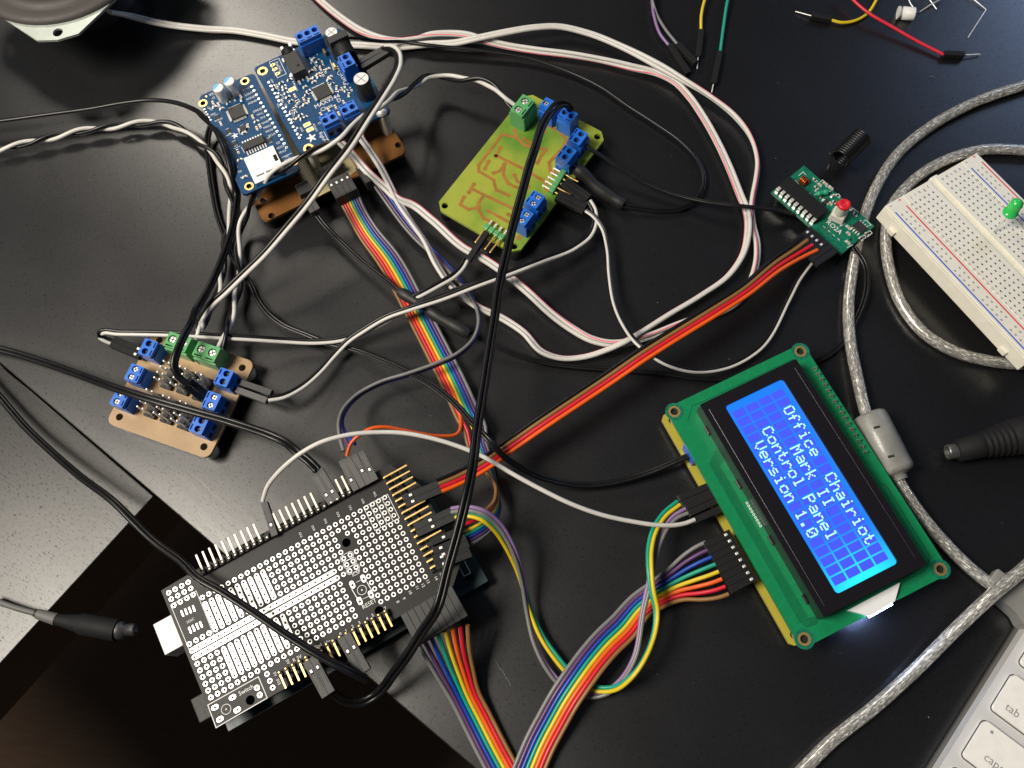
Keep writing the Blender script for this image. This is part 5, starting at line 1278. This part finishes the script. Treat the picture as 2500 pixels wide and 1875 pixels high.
# black-and-white twisted pairs
BWp = ('white_pvc', 'black_pvc')
cable('twisted_pair', 'black and white twisted pair coming in from the side below the thick black lead', 'cable',
      J((zA, [(-150, 1640, 5), (0, 1612, 5), (300, 1545, 5), (600, 1475, 5), (900, 1412, 5), (1200, 1370, 5), (1500, 1332, 5), (1750, 1325, 5), (1950, 1390, 5), (2110, 1510, 5)]),
        (za, [(150, 1270, 5), (280, 1400, 5), (350, 1530, 5), (400, 1700, 5)]), (zc4, [(420, 170, 5), (465, 330, 5), (480, 480, 5), (450, 640, 5), (415, 790, 5), (400, 950, 5), (380, 1120, 5), (345, 1290, 6), (290, 1430, 7), (210, 1580, 9)]), (zd2, [(1570, 230, 12), (1540, 330, 14), (1500, 400, 13)])),
      BWp, .95, 1.95, twist=28, phase=100)
cable('twisted_pair', 'black and white twisted pair looping from the yellow board\'s green terminal past the amplifier', 'cable',
      J((zB9, [(795, 590, 13.5), (745, 545, 15), (690, 480, 16), (600, 432, 15), (500, 428, 13), (400, 415, 11), (330, 412, 11), (260, 452, 14), (180, 500, 20), (100, 545, 27), (40, 580, 30)]),
        (za, [(1650, 1010, 32), (1530, 1140, 33), (1420, 1240, 33), (1300, 1300, 31), (1180, 1355, 30), (1050, 1412, 29), (900, 1500, 27), (760, 1590, 24)]),
        (zc4, [(780, 235, 20), (690, 380, 14), (625, 510, 9), (575, 630, 6), (545, 760, 5), (540, 880, 5), (548, 1010, 5), (560, 1130, 5), (550, 1250, 5), (515, 1380, 6), (490, 1500, 8)]), (zd2, [(1790, 100, 10), (1770, 220, 12), (1735, 380, 14), (1700, 480, 13)])),
      BWp, .95, 1.95, twist=34, phase=200)
r_, _ = cable('jumper_pair', 'untwisted black and white pair slanting from the power jack to the tan board', 'cable',
      J((za, [(1790, 430, 27), (1850, 425, 29), (1915, 470, 31, 0), (1930, 570, 32, 0), (1880, 700, 33), (1790, 850, 34), (1640, 1080, 35), (1480, 1330, 35), (1300, 1560, 33)]), (zc4, [(1480, 80, 32), (1250, 390, 28), (1000, 690, 24), (800, 920, 20), (600, 1115, 16), (400, 1310, 13), (250, 1450, 12), (160, 1590, 12)]), (zd2, [(1590, 175, 13), (1545, 300, 14.5), (1520, 380, 13)])),
      ('white_pvc', 'black_pvc'), .95, 1.95)
for (a, b) in (((1800, 425), (1560, 560)), ((1830, 455), (1590, 600))):
    dupont(r_, za(*a), za(*b), 28, 26, 1, contacts=False, m='grey_black_plastic')
# black power leads
B2 = ('black_pvc', 'black_pvc')
r_, _ = cable('power_lead', 'thick twin black lead arching down onto the pins of the tan board', 'cable',
      J((zA, [(-200, 1330, 8), (0, 1308, 8), (500, 1240, 8), (1000, 1172, 8), (1350, 1110, 9), (1640, 1082, 10), (1900, 1110, 12), (2150, 1215, 15)]),
        (za, [(160, 1045, 18), (260, 1140, 22), (340, 1270, 26), (400, 1420, 26), (440, 1600, 23)]), (zc4, [(515, 130, 20), (535, 290, 18), (520, 470, 17), (480, 680, 16), (415, 880, 15), (335, 1080, 15), (240, 1280, 16), (110, 1500, 18)]),
        (zd2, [(1580, 110, 20), (1480, 270, 23), (1410, 400, 26), (1362, 520, 27), (1345, 610, 26), (1375, 690, 24), (1430, 735, 22), (1470, 755, 21)])), B2, .95, 1.35, phase=50)
dupont(r_, zd2(1450, 745), zd2(1580, 850), 22, 14, 2, contacts=False)
r_, _ = cable('power_lead', 'twin black lead from under the narrow blue board to the lit display', 'cable',
      J((za, [(330, 1130, 5), (250, 1130, 5), (212, 1230, 4), (210, 1350, 3.5), (228, 1520, 3)]), (zc, [(228, 430, 2.6), (258, 620, 2.6), (300, 830, 2.6), (365, 1010, 2.6), (430, 1190, 2.4), (520, 1345, 2.4), (610, 1470, 2.6)]),
        (zN, [(15, 360, 3), (60, 460, 3), (130, 570, 3), (240, 665, 3), (400, 735, 3), (560, 797, 3.2), (700, 830, 4), (900, 905, 7), (1100, 992, 11), (1280, 1092, 16), (1420, 1210, 20), (1540, 1345, 23), (1640, 1450, 25)]),
        (zW, [(-80, 890, 22), (60, 985, 18), (220, 1075, 13), (450, 1145, 8), (720, 1180, 5), (1000, 1155, 4.5), (1300, 1080, 5), (1550, 985, 6.5), (1700, 920, 7.5), (1800, 880, 8)])), B2, .75, 1.3, phase=25)
r_, _ = cable('power_lead', 'twin black lead crossing over the tan board to a grey plug on the perforated board', 'cable',
      J((zd2, [(-200, 440, 8), (0, 482, 8), (300, 570, 10), (600, 675, 14), (900, 785, 20), (1200, 880, 23), (1500, 965, 23), (1800, 1050, 22), (2212, 1212, 22)]), (zT, [(1300, 80, 23), (1480, 140, 24), (1640, 225, 24), (1780, 330, 24), (1880, 430, 23.6)])), B2, .95, 2.0, phase=30)
dupont(r_, zT(1868, 440), zT(2062, 772), 23.6, 22.6, 2, m='grey_plastic')
r_, _ = cable('power_lead', 'thick twin black lead lying slantwise across the perforated board\'s silver pads', 'cable',
      J((zd2, [(-150, 680, 6), (0, 852, 6), (200, 1085, 8), (400, 1275, 11), (620, 1465, 16), (860, 1645, 21)]), (zT, [(150, 1230, 23), (420, 1430, 26)]), (zP, [(470, 25, 28), (700, 160, 29), (1000, 355, 29), (1300, 560, 28.5), (1600, 745, 28), (1850, 880, 26), (2010, 960, 22)])), B2, .95, 1.5, phase=50)
dupont(r_, zP(1985, 890), zP(1800, 560), 22.4, 22.6, 2, m='grey_black_plastic', wins=.62)
r_, _ = cable('power_lead', 'long twin black lead arching high from the yellow board over ribbons and white wire', 'cable',
      J((zy, [(1310, 400, 16), (1275, 350, 21), (1210, 345, 26), (1140, 410, 30), (1070, 530, 32), (1020, 690, 33), (965, 860, 33), (920, 1030, 33), (870, 1210, 33), (820, 1400, 33), (775, 1600, 33)]),
        (zN, [(1715, 380, 33), (1680, 620, 33), (1640, 870, 34), (1595, 1160, 36), (1555, 1420, 38)]), (z8, [(1345, 90, 39), (1310, 290, 40), (1250, 600, 41), (1180, 890, 40), (1080, 1250, 38), (985, 1600, 36)]),
        (z95, [(350, 425, 33), (250, 615, 29), (140, 790, 24), (20, 950, 16)]), (zP, [(2160, 1030, 12), (2070, 1110, 9), (1960, 1165, 9), (1850, 1160, 11), (1760, 1115, 15), (1695, 1065, 19)])), B2, .95, 1.9, phase=35)
dupont(r_, zP(1665, 1090), zP(1490, 770), 22.4, 22.6, 2, m='grey_black_plastic', wins=.7)
r_, _ = cable('power_lead', 'thin twin black lead from the power jack, curling back into a fat sleeve', 'cable',
      J((za6, [(1400, 460, 24), (1700, 478, 16), (2100, 520, 9)]), (zB9, [(150, 222, 6), (330, 243, 5), (600, 272, 4), (900, 322, 3), (1080, 385, 2.2), (1250, 465, 2.2), (1400, 568, 2.2), (1550, 665, 2.2), (1690, 765, 2.2), (1775, 860, 2.2), (1812, 970, 2.2)]),
        (zM, [(1765, -10, 2.4), (1745, 60, 2.4), (1690, 118, 2.4), (1600, 150, 2.4), (1480, 155, 2.6), (1380, 142, 3), (1300, 128, 3.6)]), (zy, [(1650, 1105, 4.5), (1500, 1010, 7), (1400, 915, 10), (1320, 850, 12)])), B2, .6, 1.1, phase=35)
def sleeve(root, zm, pts, r): 
    q = [Vector(p[:3]) for p in spline(path(zm, pts))]
    rr = [r * (1 + .08 * math.sin(i * .9)) * (1 - .22 * (1 if i in (0, len(q) - 1) else 0)) for i in range(len(q))]
    MB().tube(q, rr, 'heat_shrink', 16).build('heat_shrink_sleeve', root)
sleeve(r_, zy, [(1345, 865, 11.5), (1420, 925, 9.5), (1520, 1025, 6.5), (1630, 1100, 4.6), (1735, 1158, 3.8)], 2.7)
r_, _ = cable('power_lead', 'twin black lead from the yellow board over the white cables to the radio board', 'cable',
      J((zy, [(1420, 670, 13), (1480, 720, 12), (1560, 770, 10), (1700, 860, 8), (1850, 950, 6)]), (zM, [(1380, 8, 5), (1600, 62, 5), (1850, 115, 7), (2000, 132, 8), (2120, 145, 7)]), (zr3, [(100, 955, 6.5), (300, 990, 6), (450, 1025, 5.5)])), B2, .65, 1.2, phase=30)
# black/white jumper pairs of the yellow board's edge header
r_, _ = cable('jumper_pair', 'thin black and white pair bowing from the yellow board to the radio board', 'cable',
      J((zM, [(1045, 148, 9), (1100, 185, 9), (1155, 255, 8), (1190, 380, 7), (1203, 540, 7), (1230, 710, 9), (1290, 850, 14), (1380, 965, 20), (1500, 1055, 20), (1650, 1112, 14), (1800, 1118, 8), (1950, 1080, 5), (2090, 995, 4)]), (zr3, [(405, 1659, 4), (470, 1530, 5), (570, 1390, 6.5)])), ('black_pvc', 'white_pvc'), .6, 1.05)
dupont(r_, zy(1425, 1180), zy(1195, 1075), 10.5, 10.5, 2, contacts=False)
r_, _ = cable('jumper_pair', 'black and white pair ending in a black and a grey housing on the tan board', 'cable',
      J((zM, [(1075, 100, 10), (1105, 150, 9), (1112, 220, 8), (1085, 300, 8), (1000, 372, 9), (800, 455, 12), (600, 532, 15), (400, 605, 16), (200, 682, 15), (20, 740, 14)]), (zN, [(950, 618, 12), (800, 705, 9), (690, 780, 7), (600, 872, 6), (500, 985, 7), (370, 1095, 9), (250, 1155, 11), (150, 1172, 12.5)]), ), ('white_pvc', 'black_pvc'), .75, 1.4)
dupont(r_, zy(1445, 1110), zy(1250, 970), 10.5, 10.5, 2, contacts=False)
for (a, b, m) in (((2090, 815), (1855, 735), 'grey_black_plastic'), ((2055, 875), (1820, 790), 'grey_plastic')): dupont(r_, zd2(*a), zd2(*b), 12.5, 12, 1, contacts=False, m=m)
r_, _ = cable('jumper_pair', 'black and white pair with a tight hairpin bend beside the tan board', 'cable',
      J((zd2, [(870, 430, 11), (800, 400, 12.5, 0), (765, 375, 14, 60), (790, 348, 15.5, 150), (900, 355, 15.5, 180), (1100, 358, 15.5, 180), (1400, 367, 15, 180), (1700, 385, 13, 180), (2000, 402, 10, 180), (2200, 415, 7, 180)]), (zN, [(300, 783, 5.6, 180), (500, 785, 5.6, 180), (640, 770, 5.6, 180), (760, 735, 5.8, 180), (880, 680, 8, 180), (1000, 615, 10, 180), (1150, 540, 11.5, 180), (1350, 465, 12, 180), (1500, 413, 12.6, 180)]), (zM, [(300, 650, 13, 180), (500, 575, 13, 180), (700, 500, 12, 180), (900, 420, 9, 180), (1040, 340, 7, 180), (1085, 260, 6, 180)])), ('white_pvc', 'black_pvc'), .75, 1.4)
dupont(r_, zd2(862, 418), zd2(1088, 512), 14, 13, 2, contacts=True, wins=.85, m='dull_black', hgt=2.9)
# spliced black lead: white plug - sleeve - sleeve - round behind the display
r_, ln = cable('spliced_lead', 'twin black lead with two fat sleeves lying over the rainbow ribbon', 'cable',
      J((zc, [(1170, 800, 9), (1250, 905, 8), (1400, 1060, 7), (1600, 1245, 7), (1800, 1405, 8)]), (zN, [(1040, 450, 9), (1130, 505, 9), (1230, 570, 9), (1350, 645, 8.5), (1480, 715, 7), (1600, 775, 6), (1797, 862, 4)]), (zM, [(640, 1025, 3), (800, 1068, 2.2), (1000, 1095, 2), (1250, 1112, 2), (1500, 1132, 2), (1750, 1165, 2)]), (zD, [(1640, 812, 2), (1740, 790, 2), (1805, 755, 2.2), (1850, 690, 3), (1872, 620, 3.5), (1868, 570, 4), (1845, 535, 5)])), B2, .62, 1.2, phase=20)
dupont(r_, zc7(612, 1185), zc7(430, 890), 12.5, 12.0, 2, m='grey_plastic', contacts=False, pitch=2.4)
sleeve(r_, zN, [(1035, 447, 9), (1110, 492, 9), (1200, 548, 9.2)], 2.3)
sleeve(r_, zN, [(1225, 568, 9), (1320, 630, 8.8), (1420, 685, 8), (1508, 735, 7)], 2.6)
r_, _ = cable('jumper_pair', 'short black and white pair from the gold pins to the sleeve on the rainbow ribbon', 'cable',
      J((zN, [(1490, 225, 10), (1465, 275, 10), (1410, 335, 10.5), (1310, 395, 11), (1210, 450, 11), (1110, 500, 10)])), ('white_pvc', 'black_pvc'), .8, 1.5, phase=20)
dupont(r_, zN(1500, 230), zN(1625, 40), 11.5, 11.5, 1, contacts=False)
# ribbon cables
RB = ['brown_pvc', 'red_pvc', 'orange_pvc', 'yellow_pvc', 'green_pvc', 'blue_pvc', 'purple_pvc', 'grey_pvc']
rbl = J((zc, [(1470, 640, 10, 0, .95), (1545, 800, 8, 0, .85), (1650, 980, 6, 0, .9)]), (zN, [(830, 30, 5), (960, 225, 4.5), (1150, 570, 4), (1290, 840, 4), (1410, 1080, 5), (1490, 1260, 6), (1548, 1380, 6, 0, .95)]))
tail = J((z8, [(1345, 130, 5, 0, .8), (1400, 260, 5, 40, .75), (1465, 400, 5, 70, .75), (1520, 540, 7, 90, .7), (1525, 680, 10, 70, .7), (1450, 800, 14, 40, .8), (1340, 880, 18, 20, .9), (1240, 930, 20, 0, 1)]))
full = rbl + tail
lines = strands_of(full, 8, 1.28)[::-1]
root = thing('ribbon_cable', 'straight flat rainbow ribbon whose orange strand splits off near the perforated board', 'ribbon cable', full[0][:3], 'coloured ribbon cables')
split = max(range(len(lines[2])), key=lambda i: -(lines[2][i] - P(*zN(1470, 1340), 6)).length)
ob_ = J((zN, [(1420, 1412, 9), (1310, 1422, 12), (1180, 1405, 16), (1050, 1380, 20), (950, 1362, 23), (850, 1370, 25), (760, 1420, 25), (700, 1490, 24), (682, 1560, 23.5)]))
for i, (l, m) in enumerate(zip(lines, RB)):
    for q in l: q.z = max(q.z, .75)
    if i == 2:
        l = [Vector(p[:3]) for p in spline([tuple(q) for q in l[:split - 3:4]] + [p[:3] for p in ob_])]
    MB().tube(l, .72, m, 8).build('strand', root, m.split('_')[0] + ' strand')
dupont(root, zc7(1290, 820), zc7(1085, 455), 15.2, 14.0, 4, 2, m='grey_black_plastic', wins=.72)
dupont(root, z8(1255, 990), z8(960, 1120), 23.5, 24.2, 2, 1, wins=.75)
dupont(root, z8(1220, 890), z8(930, 1010), 23.6, 24.2, 1, 1, wins=.6)
dupont(root, z8(1280, 1080), z8(960, 1200), 23.4, 24.2, 2, 1, wins=.75)
b3 = J((zc, [(1720, 535, 12, 0), (1850, 720, 9, 10), (2000, 925, 6, 20), (2110, 1050, 5, 30)]), (zN, [(1120, 40, 4, 30), (1260, 180, 4, 30), (1400, 325, 4.5, 40), (1500, 450, 5, 60), (1562, 570, 6, 80), (1572, 670, 8, 88), (1535, 775, 10, 90), (1440, 865, 12, 90), (1300, 933, 12.5, 90), (1100, 1005, 12, 90), (900, 1068, 11, 90), (760, 1145, 11, 90), (670, 1240, 14, 85), (640, 1340, 19, 70), (660, 1420, 22, 40, 1.3), (700, 1500, 24, 0, 1.9)]))
r_, _ = cable('ribbon_cable', 'blue, purple and grey ribbon standing on edge over the rainbow ribbon', 'ribbon cable', b3, ('blue_pvc', 'purple_pvc', 'grey_pvc'), .7, 1.28)
dupont(r_, zc7(1760, 570), zc7(1540, 245), 16, 14, 1, 2, m='grey_black_plastic', wins=.95)
for (a, b, w_) in (((1155, 145), (1390, 610), .66), ((1245, 100), (1495, 560), 0), ((1345, 60), (1590, 510), .55), ((1455, 10), (1680, 460), .62)):
    dupont(r_, z6(*a), z6(*b), 24, 22.8, 1, m='grey_plastic' if w_ != .62 else 'grey_plastic', contacts=w_ > 0, wins=w_ or .5)
r3 = J((zr3, [(560, 1240, 12, 0, 1.9), (470, 1300, 13, 0, 1.5), (330, 1390, 15, 0, 1.25)]), (zM, [(2000, 645, 20), (1800, 772, 22), (1600, 895, 22), (1400, 1022, 22), (1200, 1160, 21)]), (zW, [(150, 655, 20), (0, 760, 19)]), (z8, [(1640, 180, 19), (1400, 310, 20), (1240, 400, 21), (1100, 465, 22.5), (1000, 505, 23.6)]))
r_, _ = cable('ribbon_cable', 'four-way ribbon of orange, red, brown and black wires bridging to the radio board', 'ribbon cable', r3, ('orange_pvc', 'red_pvc', 'brown_pvc', 'black_pvc'), .82, 1.52)
dupont(r_, z8(1005, 510), z8(690, 640), 24.3, 24.4, 2, m='black_plastic', wins=.78)
dupont(r_, zr(665, 1385), zr(925, 1180), 12.5, 11.5, 4, m='black_plastic', wins=.7)
dupont(r_, zr(850, 1575), zr(1140, 1370), 12.4, 11.4, 2, m='black_plastic', contacts=False)
# four-way ribbon curling from the perforated board to the display
y1 = J((z8, [(1150, 768, 24, 0), (1270, 757, 26, 0), (1380, 785, 26, 0), (1500, 880, 24, 10), (1600, 1020, 20, 20)]), (z95, [(955, 40, 16, 40), (1020, 200, 10, 50), (1085, 430, 6, 60), (1180, 650, 4.5, 40), (1290, 810, 4, 10), (1400, 935, 3.4, 0), (1520, 1020, 3.4, 0), (1620, 1052, 5, 0), (1740, 1045, 8, 30), (1850, 975, 12, 60)]), (zLc, [(235, 1600, 15, 60), (190, 1400, 17, 50), (165, 1150, 18, 40), (165, 950, 17, 30), (215, 740, 15, 10), (330, 560, 13, 0), (480, 440, 12, 0, 1.1)]))
r_, _ = cable('ribbon_cable', 'yellow and green pair of wires curling through a deep loop to the display', 'ribbon cable', y1, ('yellow_pvc', 'green_pvc')[::-1], .78, 1.45)
dupont(r_, z8(1140, 745), z8(790, 905), 24.6, 24.4, 2, m='black_plastic', wins=.58)
dupont(r_, zLc(500, 420), zLc(880, 260), 12.2, 11.6, 2, m='black_plastic', contacts=False)
y2 = J((z8, [(1115, 722, 24.5, 0), (1250, 706, 27, 0), (1390, 735, 27, 0), (1520, 830, 25, 10), (1640, 1010, 21, 20)]), (z95, [(990, 60, 17, 40), (1035, 240, 11, 50), (1065, 440, 7, 60), (1125, 700, 5, 60), (1220, 890, 4, 50), (1330, 1015, 3.2, 20), (1450, 1085, 3, 0), (1580, 1098, 3.5, 0), (1690, 1068, 5, 20), (1790, 985, 8, 50), (1880, 840, 11, 60)]), (zLc, [(95, 1600, 13, 60), (150, 1360, 14, 50), (205, 1130, 14, 40), (255, 890, 13, 30), (345, 700, 12.5, 10), (450, 585, 12, 0), (570, 525, 12, 0, 1.3)]))
r_, _ = cable('ribbon_cable', 'grey and purple pair of wires curling through a deep loop to the display', 'ribbon cable', y2, ('grey_pvc', 'light_purple_pvc')[::-1], .75, 1.4)
dupont(r_, zLc(575, 520), zLc(935, 350), 12.2, 11.6, 2, m='black_plastic', contacts=False)
# wide rainbow ribbon: block connector - out of view below - display
RW = RB[::-1]
w1 = J((z95, [(405, 615, 20, 0, 1.9), (455, 770, 15, 0, 1.55), (520, 940, 9, 0, 1.25), (590, 1110, 5), (680, 1290, 3), (770, 1470, 2.4), (870, 1659, 2)]), (zz, [(1270, 1960, 3, 0), (1310, 2040, 14, 0)]))
w2 = J((zz, [(1290, 2030, 10, 0, 1), (1270, 1940, 3.5, 0, 1)]), (z95, [(1085, 1659, 3.5), (1160, 1480, 4), (1260, 1290, 6), (1350, 1130, 8), (1450, 980, 9), (1560, 830, 9), (1680, 690, 8), (1800, 575, 7)]), (zLc, [(60, 1570, 6.5, 0, .9), (250, 1440, 7, 0, .95), (450, 1330, 8, 0, 1.2), (640, 1250, 9.5, 0, 1.7), (800, 1190, 11, 0, 1.95), (900, 1150, 11.6, 0, 1.98)]))
root = thing('ribbon_cable', 'wide rainbow ribbon from the long black block, fanning out at the display', 'ribbon cable', w1[0][:3], 'coloured ribbon cables')
la_, lb_ = strands_of(w1, 8, 1.42), strands_of(w2, 8, 1.42)
for i in range(8):
    # running order reverses side for side after the fold, so each colour meets itself
    l = [tuple(q) for q in la_[i]] + [tuple(q) for q in lb_[i]]
    for seg in (la_[i], lb_[i]):
        for q in seg: q.z = max(q.z, .8)
    MB().tube(la_[7 - i], .8, RW[i], 8).tube(lb_[i], .8, RW[i], 8).build('strand', root, RW[i].split('_')[0] + ' strand')
dupont(root, z95(410, 600), z95(285, 365), 23.8, 24.0, 8, 2, m='grey_black_plastic', contacts=False)
dupont(root, zLc(905, 1145), zLc(1190, 1000), 12.4, 11.8, 8, 1, m='black_plastic', wins=.8)
# single white wire
r_, _ = cable('jumper_wire', 'single white wire arching from the perforated board over the ribbons to the display', 'jumper wire',
      J((zT, [(1290, 765, 23.5), (1335, 620, 27), (1420, 500, 31), (1560, 360, 35), (1720, 238, 37), (1900, 140, 38), (2212, 52, 37)]), (zN, [(600, 1432, 37), (750, 1402, 36), (900, 1397, 35), (1060, 1402, 34), (1200, 1425, 33), (1400, 1480, 31), (1600, 1560, 29)]), (zW, [(0, 1062, 28), (300, 1225, 26), (600, 1370, 24), (900, 1478, 21), (1200, 1545, 18), (1450, 1582, 16), (1650, 1585, 14), (1760, 1565, 13), (1850, 1530, 12.3)])), ('white_pvc',), .85, part='insulation')
dupont(r_, zT(1300, 780), zT(1418, 1140), 23.4, 22.6, 1, m='grey_black_plastic', wins=.67)
dupont(r_, zLc(655, 628), zLc(960, 490), 12.2, 11.6, 1, m='black_plastic', contacts=False)

# ================================================================== LIGHT, WORLD, CAMERA
world = bpy.data.worlds.new('World'); SC.world = world; world.use_nodes = True
bg = world.node_tree.nodes['Background']; bg.inputs['Color'].default_value = (.8, .88, 1.0, 1); bg.inputs['Strength'].default_value = .05
def area(name, pos, aim, size, power, col, shape='DISK', sy=None):
    l = bpy.data.lights.new(name, 'AREA'); l.energy = power; l.size = size * MM; l.shape = shape; l.color = col
    if sy: l.size_y = sy * MM
    o = bpy.data.objects.new(name, l); COL.objects.link(o); o.location = Vector(pos) * MM
    o.rotation_euler = (Vector(aim) - Vector(pos)).to_track_quat('-Z', 'Y').to_euler(); return o
area('room_lamp', (-690, 0, 1000), (-60, 130, 0), 480, 20.0, (1, .92, .8))
area('room_lamp', (-560, 1050, 900), (-60, 130, 0), 300, 3.6, (1, .92, .8))
area('screen_glow', (620, 720, 380), (150, 250, 0), 320, 1.1, (.45, .62, 1.0))
cd = bpy.data.cameras.new('camera'); cam = bpy.data.objects.new('camera', cd); COL.objects.link(cam)
cd.sensor_fit = 'HORIZONTAL'; cd.sensor_width = 36; cd.lens = F_PX / 2500 * 36; cd.clip_start = .01; cd.clip_end = 20
R = Matrix((MC @ Vector((1, 0, 0)), MC @ Vector((0, -1, 0)), MC @ Vector((0, 0, -1)))).transposed()
cam.matrix_world = Matrix.Translation(CAM * MM) @ R.to_4x4()
SC.camera = cam
SC.view_settings.view_transform = 'Standard'; SC.view_settings.look = 'None'; SC.view_settings.exposure = 0; SC.view_settings.gamma = 1
SC.view_settings.use_curve_mapping = False
SC.render.engine = 'CYCLES'; SC.cycles.max_bounces = 6; SC.cycles.use_denoising = True
for o in SC.objects:
    if o.parent is None and 'category' in o and 'group' not in o:
        n = o.name.split('.')[0]
        gp = {'power_lead': 'black twin leads between the boards', 'jumper_pair': 'black and white jumper pairs', 'twisted_pair': 'black and white twisted pairs', 'ribbon_cable': 'coloured ribbon cables', 'speaker_cable': 'white two-core speaker leads', 'power_plug': 'black barrel power plugs'}.get(n)
        if gp: o['group'] = gp
for o in list(bpy.data.objects):
    if '_o' in o: del o['_o']
